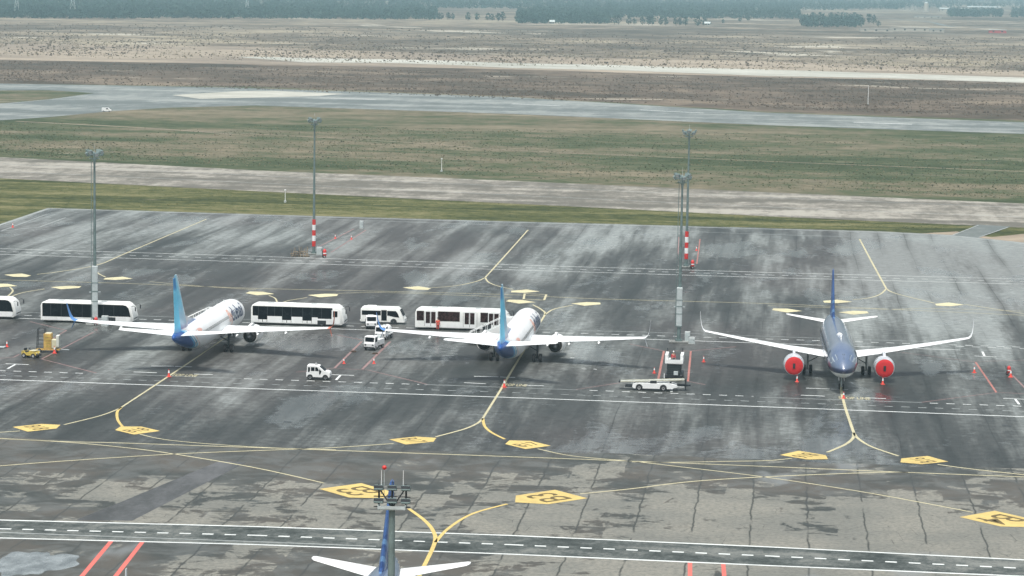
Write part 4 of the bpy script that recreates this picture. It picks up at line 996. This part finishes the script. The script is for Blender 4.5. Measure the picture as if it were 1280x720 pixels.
def belt_loader():
    q = G(790, 488); root = empty('belt_loader', (q.x, q.y+.8, 0), .03, 'low white baggage belt loader with a long grey belt, right of the middle airliner', 'belt loader')
    MB().loft([[Vector((x, y, z)) for x, z in ((.0, .45), (.15, .3), (4.6, .3), (5.6, .55), (5.5, .75), (4.7, .95), (.5, .95), (.05, .8))] for y in (-.85, -.8, .8, .85)]).build('body', WHITE, root, True, 35)
    for x in (.85, 3.85):
        for y in (-.76, .76): vwheel(root, x, y, .36, .24)
        MB().lathe([(0, .03), (0, .44)], (x, -.856, .40), (0, 1, 0), 16).build('wheel_arch', DARK, root)
    M = Matrix.Rotation(-.055, 4, 'Y')
    f = MB().box(-1.5, 6.6, -.45, .45, 1.04, 1.09, M).build('conveyor_belt', CAB, root)
    for y in (-.5, .42): MB().box(-1.5, 6.6, y, y+.08, 1.03, 1.16, M).build('side_rail', paint('rail_cream', (.52, .52, .42), .5), f)
    for x in (-1.55, 6.6): MB().tube(M @ Vector((x, -.5, 1.08)), M @ Vector((x, .5, 1.08)), .12, seg=10).build('end_roller', DARK, f)
    for x in (.4, 4.6): MB().box(x, x+.25, -.4, .4, .9, 1.05).build('lift_strut', DARK, root)
    MB().box(2.2, 3.0, -.83, -.5, .955, 1.25).build('driver_seat', DARK, root)
    MB().box(-.9, .1, -.5, .5, .35, .6).build('front_frame', DARK, root)
    s = MB(); s.box(5.0, 7.2, .3, .8, .55, .75); s.tube((6.6, .2, .1), (6.6, .2, 1.3), .07); s.build('rear_support', DARK, root)
belt_loader()
def high_loader():
    q = G(842, 476); root = empty('high_loader', (q.x, q.y+1.2, 0), 0, 'cargo high loader with dark scissor frame and white railed platform, behind the belt loader', 'cargo loader')
    MB().bbox(-1.1, 1.1, -1.2, 3.2, .35, .75, .05, 1).build('chassis', DARK, root)
    for x in (-.95, .95):
        for y in (-.7, 2.6): wheel(root, (x, y, .36), .36, .26)
    s = MB()
    for x in (-.85, .85):
        for (a, b) in (((-1.1, .8), (1.2, 1.55)), ((1.2, .8), (-1.1, 1.55)), ((-1.1, 1.55), (1.2, 2.3)), ((1.2, 1.55), (-1.1, 2.3))):
            s.tube((x, a[0], a[1]), (x, b[0], b[1]), .07, seg=6)
    s.build('scissor_lift', DARK, root)
    sl_ = MB().box(-.85, .85, -1.22, -1.18, .75, 2.1)
    sl = sl_.build('slatted_guard', paint('guard_dark', (.05, .065, .065), .5, .2), root)
    for z in (.95, 1.2, 1.45, 1.7, 1.95): MB().box(-.85, .85, -1.25, -1.22, z, z+.07).build('guard_slat', DARK, sl)
    MB().bbox(-1.15, 1.15, -1.4, 1.6, 2.2, 2.55, .05, 1).build('platform', WHITE, root)
    MB().box(-1.15, 1.15, -1.44, -1.401, 2.25, 2.75).build('platform_front', WHITE, root)
    for x in (-.97, .97):
        MB().bbox(x-.2, x+.2, -1.0, 1.5, 2.55, 3.35, .05, 1).build('side_wall', WHITE, root)
        MB().tube((x, 1.4, 3.3), (x, 1.4, 3.85), .05).build('corner_post', DARK, root)
    MB().box(-.5, .9, -.2, 1.4, 2.552, 2.60).build('roller_deck', DARK, root)
    MB().box(.0, .55, -1.6, -1.26, .8, 1.25).build('control_panel', PALE, root)
    MB().tube((-1.2, -1.2, .3), (-1.2, -1.2, .9), .06).build('stabiliser', WHITE, root)
    return q
q = high_loader()
person((q.x-.15, q.y+1.1, 2.6-.75), R(-60), 'person in red with a white cap on the platform of the cargo loader', paint('dark_red_jacket', (.5, .02, .04), .7), WHITE)

def yellow_tug():
    q = G(27, 447); root = empty('baggage_tug', (q.x+.1, q.y+.6, 0), -.25, 'small open yellow tug left of the tall mast frame, at the left', 'tug')
    MB().loft([[Vector((x, y, z)) for x, z in ((0, .35), (2.1, .35), (2.2, .6), (2.05, .85), (1.15, .98), (1.0, .70), (.45, .68), (.3, .95), (0, .9))] for y in (-.55, -.5, .5, .55)]).build('body', YEL, root, True, 30)
    MB().bbox(1.15, 2.0, -.48, .48, .93, 1.02, .03, 1).build('bonnet', paint('cream_paint', (.62, .60, .42), .5), root)
    for x in (.35, 1.75):
        for y in (-.5, .5): vwheel(root, x, y, .32, .22)
    MB().bbox(.3, .75, -.35, .35, .7, .85, .04, 1).build('seat', DARK, root); MB().bbox(.22, .34, -.35, .35, .8, 1.25, .04, 1).build('seat_back', DARK, root)
    MB().tube((1.1, 0, .9), (.92, 0, 1.2), .03).build('steering_column', DARK, root); MB().lathe([(0, .17), (.02, .2), (.04, .17)], (.92, 0, 1.2), (-.5, 0, .8), 14).build('steering_wheel', DARK, root)
    for y in (-.35, .35): MB().tube((2.16, y, .62), (2.24, y, .62), .09, seg=10).build('headlight', RIM, root)
    MB().box(2.2, 2.4, -.5, .5, .3, .5).build('bumper', DARK, root)
yellow_tug()
def yellow_stand():
    q = G(44, 441); root = empty('maintenance_stand', (q.x, q.y+.9, 0), .1, 'yellow wheeled access stand with a tall dark frame, between the two cones at the left', 'access stand')
    f = MB()
    for x in (0, .95):
        for y in (-.45, .45): f.tube((x, y, .1), (x+.15, y, 3.15), .055, seg=6)
    for z in (.6, 1.1, 1.6, 2.1, 2.6, 3.15):
        for y in (-.45, .45): f.tube((z*.05, y, z), (.95+z*.05, y, z), .04, seg=5)
    for x in (.15, 1.1): f.tube((x, -.45, 3.15), (x, .45, 3.15), .05, seg=5)
    f.build('tall_frame', DARK, root)
    b = MB().bbox(.95, 2.0, -.55, .55, .45, 2.55, .06, 1).build('yellow_housing', paint('ochre_paint', (.55, .36, .10), .55, var=.3), root)
    for z in (.8, 1.25, 1.7, 2.1): MB().box(1.2, 1.9, -.575, -.551, z, z+.12).build('louvre', YEL, b)
    MB().bbox(1.15, 1.95, -.5, .5, 2.5, 2.62, .03, 1).build('housing_lid', paint('cream_paint', (.62, .60, .42), .5), b)
    MB().bbox(2.0, 2.65, -.5, .5, .55, 1.75, .05, 1).build('battery_case', paint('cream_paint', (.62, .60, .42), .5), root)
    MB().bbox(2.6, 3.0, -.5, .5, .75, 2.3, .05, 1).build('pale_cabinet', paint('pale_cream', (.66, .68, .60), .5), root)
    MB().box(-.1, 3.1, -.55, .55, .32, .48).build('base_frame', paint('ochre_paint', (.5, .36, .1)), root)
    for x in (.4, 2.5):
        for y in (-.5, .5): vwheel(root, x, y, .26, .16)
    MB().tube((3.1, 0, .4), (4.3, -.1, .35), .05).build('tow_bar', PALE, root)
yellow_stand()

# ------------------------------------------------------------------ cones, extinguishers, cabinets
cone0 = empty('traffic_cone', (0, 0, 0)); 
MB().bbox(-.27, .27, -.27, .27, 0, .05, .015, 1).build('base', ORANGE, cone0)
cb = MB().lathe([(.05, .20), (.10, .17), (.95, .035)], (0, 0, 0), seg=14, cap=(True, True)).build('cone_body', ORANGE, cone0, True, 50)
MB().lathe([(.50, .108), (.50, .116), (.80, .078), (.80, .07)], (0, 0, 0), seg=14).build('white_sleeve', WHITE, cone0, True, 50)
cones = [(8, 434, 1.0, 'orange cone at the far left beside the flat grey plate'), (67.5, 442, 1.15, 'orange cone right of the yellow access stand'), (210.5, 471.5, 1.15, 'orange cone on the lead-in line of the left airliner'),
         (630, 484.5, 1.15, 'orange cone on the lead-in line behind the middle airliner'), (429.5, 455, .9, 'orange cone on the left of two faded red lines, above the microcar'), (467, 455, .95, 'orange cone on the right of two faded red lines below the service trucks'),
         (817.7, 467, .95, 'orange cone left of the cargo loader and its red line'), (879.5, 453, 1.0, 'orange cone right of the cargo loader, towards the left engine cover'),
         (996.3, 478, 1.05, 'orange cone under the left red engine cover'), (1103.5, 481, 1.1, 'orange cone under the right red engine cover'), (1054.5, 498.5, 1.0, 'orange cone before the nose wheel of the dark blue airliner'),
         (1218, 466.5, 1.1, 'orange cone beside the red line at the right'), (1263.5, 472, 1.2, 'orange cone leaning place beside the red extinguisher at the right edge'),
         (418.8, 298.5, 1.0, 'small cone behind the left banded mast, left of its pair'), (439, 299.5, 1.0, 'small cone behind the left banded mast, right of its pair'),
         (870.5, 313.5, 1.0, 'small cone beside the right banded mast'), (15.5, 284.5, 1.1, 'small cone by the pale line at the far left of the apron')]
cones[12] = (1263.5, 472, 1.2, 'orange cone beside the red extinguisher at the right edge')
for i, (x_, y_, sc, lb) in enumerate(cones):
    c = cone0 if i == 0 else copy_tree(cone0)
    q = G(x_, y_); c.location = (q.x, q.y+.25, .012); c.scale = (sc*.85, sc*.85, sc*.88); c.rotation_euler.z = i*.37
    tag(c, lb, 'traffic cone', 'orange cones round the stands')
def extinguisher(px_, py_, label, sc=1.0):
    q = G(px_, py_); root = empty('wheeled_extinguisher', (q.x, q.y+.2, 0), .4, label, 'fire extinguisher', 'red wheeled extinguishers by the stands'); root.scale = (sc, sc, sc)
    MB().lathe([(.12, .05), (.16, .24), (.25, .27), (1.1, .27), (1.25, .2), (1.3, .06), (1.42, .05)], (0, 0, 0), seg=16, cap=(True, True)).build('cylinder_tank', RED, root, True, 50)
    MB().lathe([(.62, .275), (.78, .275)], (0, 0, 0), seg=16).build('label_band', WHITE, root)
    for y in (-.33, .33): wheel(root, (-.1, y, .22), .22, .08, (0, 1, 0))
    h = MB().tube((-.25, -.2, .3), (-.45, -.2, 1.35), .025, seg=6); h.tube((-.25, .2, .3), (-.45, .2, 1.35), .025, seg=6); h.tube((-.45, -.2, 1.35), (-.45, .2, 1.35), .025, seg=6); h.build('handle_frame', DARK, root)
extinguisher(119.5, 407.5, 'red extinguisher at the foot of the leftmost grey mast', .95)
extinguisher(405.5, 322.5, 'red and white extinguisher right of the grey cabinet at the left banded mast', 1.2)
extinguisher(865.5, 336, 'red extinguisher at the foot of the right banded mast', 1.15)
extinguisher(1261, 469, 'tall red extinguisher next to a cone at the right edge', .9)
def cabinet(px_, py_, w_, h_, label, mat=CAB):
    q = G(px_, py_); root = empty('utility_cabinet', (q.x, q.y+.35, 0), 0, label, 'electrical cabinet', 'grey cabinets at mast feet')
    b = MB().bbox(-w_/2, w_/2, -.3, .3, .12, h_, .03, 1).build('housing', mat, root); MB().box(-w_/2-.05, w_/2+.05, -.36, .36, 0, .12).build('plinth', CAB, root)
    d = MB().box(-w_/2+.06, w_/2-.06, -.325, -.301, .2, h_-.1).build('door', PALE, root); MB().box(w_/2-.2, w_/2-.15, -.34, -.326, h_*.5, h_*.5+.15).build('handle', DARK, d)
cabinet(398.8, 319, 1.0, 1.45, 'grey cabinet between the left banded mast and the red extinguisher')
cabinet(859, 428.5, .75, 1.55, 'taller grey cabinet at the foot of the nearer mast, centre right')
cabinet(864.5, 430, .85, .85, 'low grey cabinet, right one at the foot of the nearer mast')
cabinet(130.5, 408, .9, 1.5, 'pale cabinet right of the leftmost mast, before the bus')
cabinet(451.5, 285.5, .75, 1.5, 'grey cabinet alone at the far edge of the apron')
def pallets():
    q = G(374, 321.5); root = empty('pallet_pile', (q.x, q.y+.8, 0), .1, 'brown pile of stacked pallets left of the left banded mast', 'pallet pile')
    rnd = random.Random(3)
    for i in range(6):
        mb = MB(); x0 = -1.5+rnd.uniform(-.3, .4)+(i % 2)*1.4; z0 = .02+(i//2)*.34
        M = Matrix.Translation((x0, rnd.uniform(-.2, .2), z0)) @ Matrix.Rotation(rnd.uniform(-.4, .4), 4, 'Z')
        for k in range(6): mb.box(0, 1.5, k*.18, k*.18+.12, .14, .17, M)
        for k in range(3): mb.box(k*.65, k*.65+.14, 0, 1.05, .0, .14, M)
        mb.build('pallet', WOOD, root)
    mb = MB()
    for i in range(16):
        x0 = rnd.uniform(-1.8, 1.5); mb.tube((x0, rnd.uniform(-.5, .3), .05), (x0+rnd.uniform(-.4, .4), rnd.uniform(-.3, .5), rnd.uniform(1.2, 1.9)), .045, seg=4)
    mb.build('loose_planks', WOOD, root)
pallets()
q = G(1, 434.5); pr = empty('ground_plate', (q.x, q.y, 0), 0, 'flat grey plate at the left edge beside a cone', 'metal plate'); MB().bbox(-.6, .6, -.4, .4, .02, .18, .03, 1).build('plate', PALE, pr); MB().tube((-.4, 0, .18), (.4, 0, .18), .04).build('handle', DARK, pr)
for (x_, y_, lb) in ((347.5 - 4, 439.5, 'wheel chock block left of the lines by the trucks'),):
    pass
for (x_, y_, lb) in ((442, 440, 'dark wheel chock on the left red line by the service trucks'), (469, 442.5, 'dark wheel chock beside the right red line by the service trucks')):
    q = G(x_, y_); c = empty('wheel_chock', (q.x, q.y, .012), .3, lb, 'wheel chock', 'dark chocks by the service trucks')
    MB().prism([(-.45, 0), (.45, 0), (.25, .2), (-.25, .2)], -.12, .12, 'y').build('block', paint('chock_brown', (.10, .07, .05), .8), c); MB().tube((-.3, .12, .15), (.3, .12, .15), .03).build('grip', DARK, c)
def post(px_, py_, h, label, r=.09):
    q = G(px_, py_); root = empty('marker_post', (q.x, q.y, -.1), 0, label, 'marker post', 'white marker posts in the grass')
    MB().tube((0, 0, 0), (0, 0, h), r, r*.7, 8).build('pole', WHITE, root, True); MB().bbox(-.18, .18, -.18, .18, h, h+.3, .04, 1).build('marker_head', WHITE, root); MB().box(-.25, .25, -.25, .25, 0, .4).build('foot', CAB, root)
post(356.5, 252.5, 2.6, 'white marker post at the edge of the taxiway, left of the centre'); post(552, 214, 3.2, 'white marker post in the middle grass, centre of the field')
post(1085, 130, 7.5, 'thin tall post beyond the runway at the right', .14)
def far_car():
    q = G(132, 139.3); root = empty('parked_van', (q.x-1.3, q.y, -.1), .05, 'small white van at the edge of the distant runway, upper left', 'van')
    MB().loft([[Vector((x, y, z)) for x, z in ((0, .4), (4.6, .4), (4.6, 1.1), (3.8, 1.3), (3.2, 2.0), (.1, 2.0))] for y in (-.95, -.88, .88, .95)]).build('body', WHITE, root, True, 35)
    MB().prism([(2.2, 1.25), (3.6, 1.25), (3.15, 1.8), (2.2, 1.8)], -.965, .965, 'y').build('side_window', GLASS, root)
    for x in (.9, 3.7):
        for y in (-.85, .85): vwheel(root, x, y, .34, .22)
    root.scale = (.72, .72, .72)
far_car()

# ------------------------------------------------------------------ far land: pylons, buildings, trees
PYL = paint('pylon_steel', (.55, .62, .60), .5)
def pylon(px_, py_, h, w_, label):
    q = G(px_, py_); root = empty('power_pylon', (q.x, q.y, -.3), .3, label, 'power pylon', 'power pylons in the far forest')
    mb = MB(); lv = [(0, w_), (h*.22, w_*.68), (h*.42, w_*.42), (h*.6, w_*.25), (h, w_*.12)]; r = .22
    for (z0, a), (z1, b) in zip(lv, lv[1:]):
        for i in range(4):
            cx = [(-1, -1), (1, -1), (1, 1), (-1, 1)]; p, n_ = cx[i], cx[(i+1) % 4]
            mb.tube((p[0]*a, p[1]*a, z0), (p[0]*b, p[1]*b, z1), r, seg=4); mb.tube((p[0]*a, p[1]*a, z0), (n_[0]*b, n_[1]*b, z1), r*.6, seg=4); mb.tube((n_[0]*a, n_[1]*a, z0), (p[0]*b, p[1]*b, z1), r*.6, seg=4)
            mb.tube((p[0]*b, p[1]*b, z1), (n_[0]*b, n_[1]*b, z1), r*.6, seg=4)
    mb.build('tower', PYL, root)
    for z in (h*.62, h*.78, h*.94): MB().prism([(-w_*1.8, z), (-w_*.2, z+.9), (w_*.2, z+.9), (w_*1.8, z), (w_*.2, z-.1), (-w_*.2, z-.1)], -.15, .15, 'y').build('cross_arm', PYL, root)
pylon(21, 20.5, 38, 3.3, 'leftmost power pylon, its lattice legs before the forest'); pylon(91, 20, 38, 4.0, 'second power pylon, fainter, in the far forest'); pylon(309, 17, 36, 2.8, 'right power pylon, faint, at the top left')

LEAF = NT('foliage'); _c = LEAF.ramp(LEAF.noise(LEAF.pos(), (.05, .05, .2), detail=4), [(.3, (.024, .056, .055)), (.55, (.045, .088, .076)), (.75, (.085, .125, .095))]); LEAF = LEAF.set(_c, .9, spec=.1)
BARK = paint('bark', (.10, .08, .06), .9)
def crown(mb, cx, cy, z0, r, h, rnd, n=26):
    """many small leaf clumps through the crown's volume"""
    for i in range(n):
        t = rnd.random(); a = rnd.uniform(0, 6.283); rr_ = r*(math.sin(math.pi*min(1, .15+.85*t))**.6)*math.sqrt(rnd.random())
        c = Vector((cx+rr_*math.cos(a), cy+rr_*math.sin(a), z0+h*t)); s = r*rnd.uniform(.22, .42)
        v = [c+Vector((rnd.uniform(-1, 1), rnd.uniform(-1, 1), rnd.uniform(-1, 1))).normalized()*s for _ in range(4)]
        mb.add(v, [(0, 1, 2), (0, 2, 3), (0, 3, 1), (1, 3, 2)])
rnd = random.Random(11)
def raw(mb, name, mat):
    me = bpy.data.meshes.new(name); me.from_pydata(mb.v, [], mb.f); me.materials.append(mat); me.update(); return link(bpy.data.objects.new(name, me))
# woods: px boxes that trees stand in (x0, x1, y_near at x0, y_near at x1, y_far)
woods = [(-40, 200, 22.5, 23, -6, 2600, 'far_wood'), (200, 545, 22.5, 24.5, -6, 3400, 'far_wood'), (545, 760, 10, 12, -8, 1400, 'far_wood'), (648, 762, 29, 29.5, 14, 1000, 'far_wood'),
         (760, 1000, 22, 24, 4, 1500, 'far_wood'), (760, 1320, 14, 8, -6, 2400, 'far_wood'), (1003, 1078, 34, 34, 24, 230, 'far_wood'), (960, 1130, 13, 12, 3, 500, 'far_wood'), (1185, 1252, 21, 21, 15, 320, 'far_wood'), (1265, 1330, 22, 22, 12, 260, 'far_wood')]
for (x0, x1, ya, yb, yf, n, nm) in woods:
    mb = MB()
    for i in range(n):
        x_ = rnd.uniform(x0, x1); yn = ya+(yb-ya)*(x_-x0)/(x1-x0); t = rnd.random()**1.2; y_ = yn+(yf-yn)*t
        y_ = max(y_, -22+max(0, (x_-640))*.017)
        q = G(x_, y_); r = rnd.uniform(2.5, 5.2); h = rnd.uniform(6, 10.5); crown(mb, q.x, q.y, .2, r, h, rnd, 20)
    o = raw(mb, nm, LEAF); tag(o, kind='stuff')
    dsc = {-40: 'dense blue-green forest across the upper left', 200: 'dense forest left of the top centre', 545: 'sparse dark wood at the top centre', 648: 'dark hedge of trees along the top centre', 760: 'band of dark trees right of the top centre',
           1003: 'square dark grove right of the centre at the top', 960: 'thin line of trees at the top right', 1185: 'dark grove at the top right', 1265: 'dark grove in the top right corner'}
    o['label'] = dsc[x0]; o['category'] = 'wood'
k_ = 0
tr = [(490, 21.5, 1.0), (492, 6, 2.2), (527, 20.5, 1.1), (548, 24.5, .9), (552, 24, .9), (560, 24.5, 1.0), (566, 24.7, .9), (585, 25.5, 1.1), (596, 25, 1.0), (610, 25.3, 1.0), (615, 25.5, .9), (623, 26, 1.1), (628, 26, 1.2),
      (768, 30, 1.2), (773, 30.3, 1.3), (786, 30.5, 1.1), (793, 30.3, .8), (803, 30.8, 1.1), (811, 31, 1.2), (815, 31, 1.2), (826, 31, 1.0), (832, 31.3, 1.0), (845, 31.5, 1.1), (850, 31.5, 1.0), (857, 31.5, 1.1), (872, 32, 1.2), (880, 31.5, 1.1), (887, 31.5, .6),
      (1086, 29, 1.4), (1092, 30, 1.3), (1098, 33.5, .9), (925, 27, .8), (935, 26, .8), (904, 29, .6)]
side = ['left', 'centre', 'right']
for i, (x_, y_, sc) in enumerate(tr):
    q = G(x_, y_); root = empty('tree', (q.x, q.y, -.3), 0)
    mb = MB(); crown(mb, 0, 0, 1.5*sc, 3.2*sc, 7.0*sc, rnd, 70)
    o = raw(mb, 'crown', LEAF); o.parent = root
    t_ = MB().tube((0, 0, 0), (.2, 0, 5*sc), .35*sc, .12*sc, 6); t_.tube((.1, 0, 2.5*sc), (1.4*sc, .4, 4.6*sc), .15*sc, .05, 5); t_.tube((.1, 0, 2.2*sc), (-1.2*sc, -.5, 4.4*sc), .15*sc, .05, 5); t_.build('trunk', BARK, root)
    tag(root, 'small dark tree in the row of single trees on the far plain', 'tree', 'single trees on the far plain')
def house(px_, py_, wd, dp, h, label, wall, roofm, gable=True, rz=.05):
    q = G(px_, py_); root = empty('low_building', (q.x, q.y+dp/2, -.3), rz, label, 'building', 'low buildings beyond the field')
    MB().box(-wd/2, wd/2, -dp/2, dp/2, 0, h).build('wall', wall, root)
    if gable: MB().prism([(-dp/2-.5, h-.1), (dp/2+.5, h-.1), (0, h+1.9)], -wd/2-.5, wd/2+.5, 'x').build('roof', roofm, root)
    else: MB().box(-wd/2-.3, wd/2+.3, -dp/2-.3, dp/2+.3, h, h+.35).build('roof', roofm, root)
    n = max(2, int(wd/9))
    for i in range(n):
        x0 = -wd/2+wd*(i+.5)/n; f = MB().box(x0-.9, x0+.9, -dp/2-.06, -dp/2+.02, h*.35, h*.75).build('window', GLASS, root); MB().box(x0-1.05, x0+1.05, -dp/2-.12, -dp/2-.01, h*.30, h*.345).build('sill', roofm, f)
STUCCO = paint('pale_stucco', (.50, .47, .40), .8); TIN = paint('pale_tin_roof', (.52, .58, .56), .5); BRICK = paint('red_wall', (.5, .08, .08), .8)
house(1095, 39.5, 34, 8, 3.2, 'long low pale building, left of the three at the far right edge of the field', STUCCO, STUCCO, False)
house(1137, 39.2, 42, 8, 4.0, 'long pale building in the middle of the far row, with a dark gateway beside it', STUCCO, STUCCO, False)
house(1171, 40, 15, 8, 3.0, 'short pale building at the right end of the far row', STUCCO, TIN, False)
house(1195, 14.5, 60, 20, 5.0, 'large shed with a pale roof, left one of two at the top right', STUCCO, TIN); house(1230, 12, 66, 20, 5.0, 'large shed with a pale roof, right one of two at the top right', STUCCO, TIN)
house(1247, 41, 18, 6, 3.0, 'small red and white hut by the right edge of the far field', BRICK, TIN, False)
house(1137, 12.5, 28, 10, 4.0, 'pale house on the rise, left of the pale silo', STUCCO, TIN, False)
house(1160, 22.5, 40, 9, 2.6, 'low whitish building in the middle of the far slope at the right', STUCCO, TIN, False)
house(690, 29.8, 5, 4, 2.6, 'tiny white hut before the dark hedge at the top centre', STUCCO, TIN); house(884, 31.8, 6, 4, 2.6, 'tiny white hut beside the row of single trees', STUCCO, TIN)
q = G(1157.5, 14); r_ = empty('silo', (q.x, q.y, -.3), 0, 'pale cylindrical silo between the sheds at the top right', 'silo')
MB().tube((0, 0, 0), (0, 0, 15), 4.5, 4.2, 16).build('shell', STUCCO, r_, True); MB().lathe([(0, 4.4), (2, 1.0), (2.3, .05)], (0, 0, 15), seg=16).build('cap', TIN, r_, True)
line([(1110, 23), (1160, 27), (1190, 33), (1240, 34), (1290, 35)], 8, RUNW, z=-.2, name='far_road', smooth=True)
line([(1180, 26.5), (1290, 28)], 9, F_TAN, z=-.2, name='far_road', smooth=True)

# scrub: tufts and low bushes standing on the fields
from mathutils import noise as mn
def scrub(name, label, box, n, h0, h1, mat, seed, cl=.0):
    rn = random.Random(seed); mb = MB(); xs0, xs1, top, bot = box
    while n > 0:
        x_ = rn.uniform(xs0, xs1); t = (x_-xs0)/(xs1-xs0); ya, yb = top[0]+(top[1]-top[0])*t, bot[0]+(bot[1]-bot[0])*t
        q = G(x_, ya+(yb-ya)*rn.random(), -.2)
        if mn.noise(Vector((q.x*.012, q.y*.006, seed)))+mn.noise(Vector((q.x*.05, q.y*.03, seed+9)))*.6 < cl+rn.uniform(-.4, .4): continue
        n -= 1; h = rn.uniform(h0, h1)*rn.choice((1, 1, .6, 1.3)); wd = h*rn.uniform(.6, 1.7)
        for k_ in range(3):
            a = rn.uniform(0, 3.14); dx, dy = math.cos(a)*wd/2, math.sin(a)*wd/2; ox, oy = rn.uniform(-wd, wd)*.4, rn.uniform(-wd, wd)*.4
            hh = h*rn.uniform(.6, 1)
            mb.add([(q.x+ox-dx, q.y+oy-dy, q.z-.05), (q.x+ox+dx, q.y+oy+dy, q.z-.05), (q.x+ox+dx*.7, q.y+oy+dy*.7, q.z+hh*.8), (q.x+ox-dx*.1, q.y+oy-dy*.1, q.z+hh), (q.x+ox-dx*.8, q.y+oy-dy*.8, q.z+hh*.6)], [(0, 1, 2, 3, 4)])
    o = raw(mb, name, mat); tag(o, label, 'scrub', kind='stuff')
TW1 = paint('dry_twigs', (.15, .115, .082), .95, var=.45, scale=.05); TW2 = paint('green_tufts', (.075, .088, .036), .95, var=.5, scale=.05); TW3 = paint('straw_tufts', (.24, .205, .135), .95, var=.3, scale=.05)
scrub('heath_scrub', 'dark dry scrub on the brown belt beyond the runway', (-20, 1300, (76, 104), (100, 148)), 8000, .22, .6, TW1, 3, -.15)
scrub('plain_scrub', 'low dark scrub scattered over the far plain', (-20, 1300, (28, 48), (68, 92)), 5500, .35, .95, TW1, 5, -.1)
scrub('grass_tufts', 'dark green tufts in the grass between runway and taxiway', (-20, 1300, (152, 172), (194, 250)), 12000, .10, .30, TW2, 7, -.2)
scrub('straw_tufts', 'pale straw tufts in the grass between runway and taxiway', (-20, 1300, (152, 172), (194, 250)), 6000, .10, .28, TW3, 8, -.1)
scrub('verge_tufts', 'dark green tufts on the verge beside the apron', (60, 1180, (228, 281), (257, 289)), 7000, .07, .18, TW2, 9, -.2)
scrub('plain_straw', 'pale straw patches on the far plain', (-20, 1300, (36, 56), (70, 94)), 5000, .3, .7, TW3, 10, 0)

# shallow pool of rain water on the concrete at the bottom left
def pool(px_, py_, rx, ry, seed):
    c = G(px_, py_); rn = random.Random(seed); ph = [rn.uniform(0, 6.28) for _ in range(4)]; P = []
    for i in range(72):
        a = 2*math.pi*i/72; f = 1+.16*math.sin(2*a+ph[0])+.12*math.sin(3*a+ph[1])+.08*math.sin(7*a+ph[2])+.05*math.sin(13*a+ph[3])
        P.append((c.x+rx*f*math.cos(a), c.y+ry*f*math.sin(a)))
    return P
WATER = NT('standing_water'); _n = WATER.noise(WATER.pos(), (.5, .35, 1), detail=6, rough=.65)
WATER = WATER.set(WATER.mix(WATER.ss(_n, .35, .65), (.10, .115, .118), (.24, .27, .275)), WATER.ss(_n, .35, .65, .10, .30), spec=.5)  # pale reflected sky painted into the water colour, besides its real gloss
sheet('puddle', pool(42, 704, 3.0, 5.0, 4), .0062, WATER)

# ------------------------------------------------------------------ haze over the whole place
hz = MB().box(-15500, 15500, -500, 15500, -1.5, 90)
k = NT('haze_air'); k.t.nodes.remove(k.p); pv = k.n('ShaderNodeVolumePrincipled'); pv.inputs['Color'].default_value = (.58, .84, .92, 1); pv.inputs['Density'].default_value = HAZE
pv.inputs['Anisotropy'].default_value = 0.0
k.t.links.new(pv.outputs[0], k.t.nodes['Material Output'].inputs['Volume'])
tag(hz.build('haze', k.m), kind='stuff')
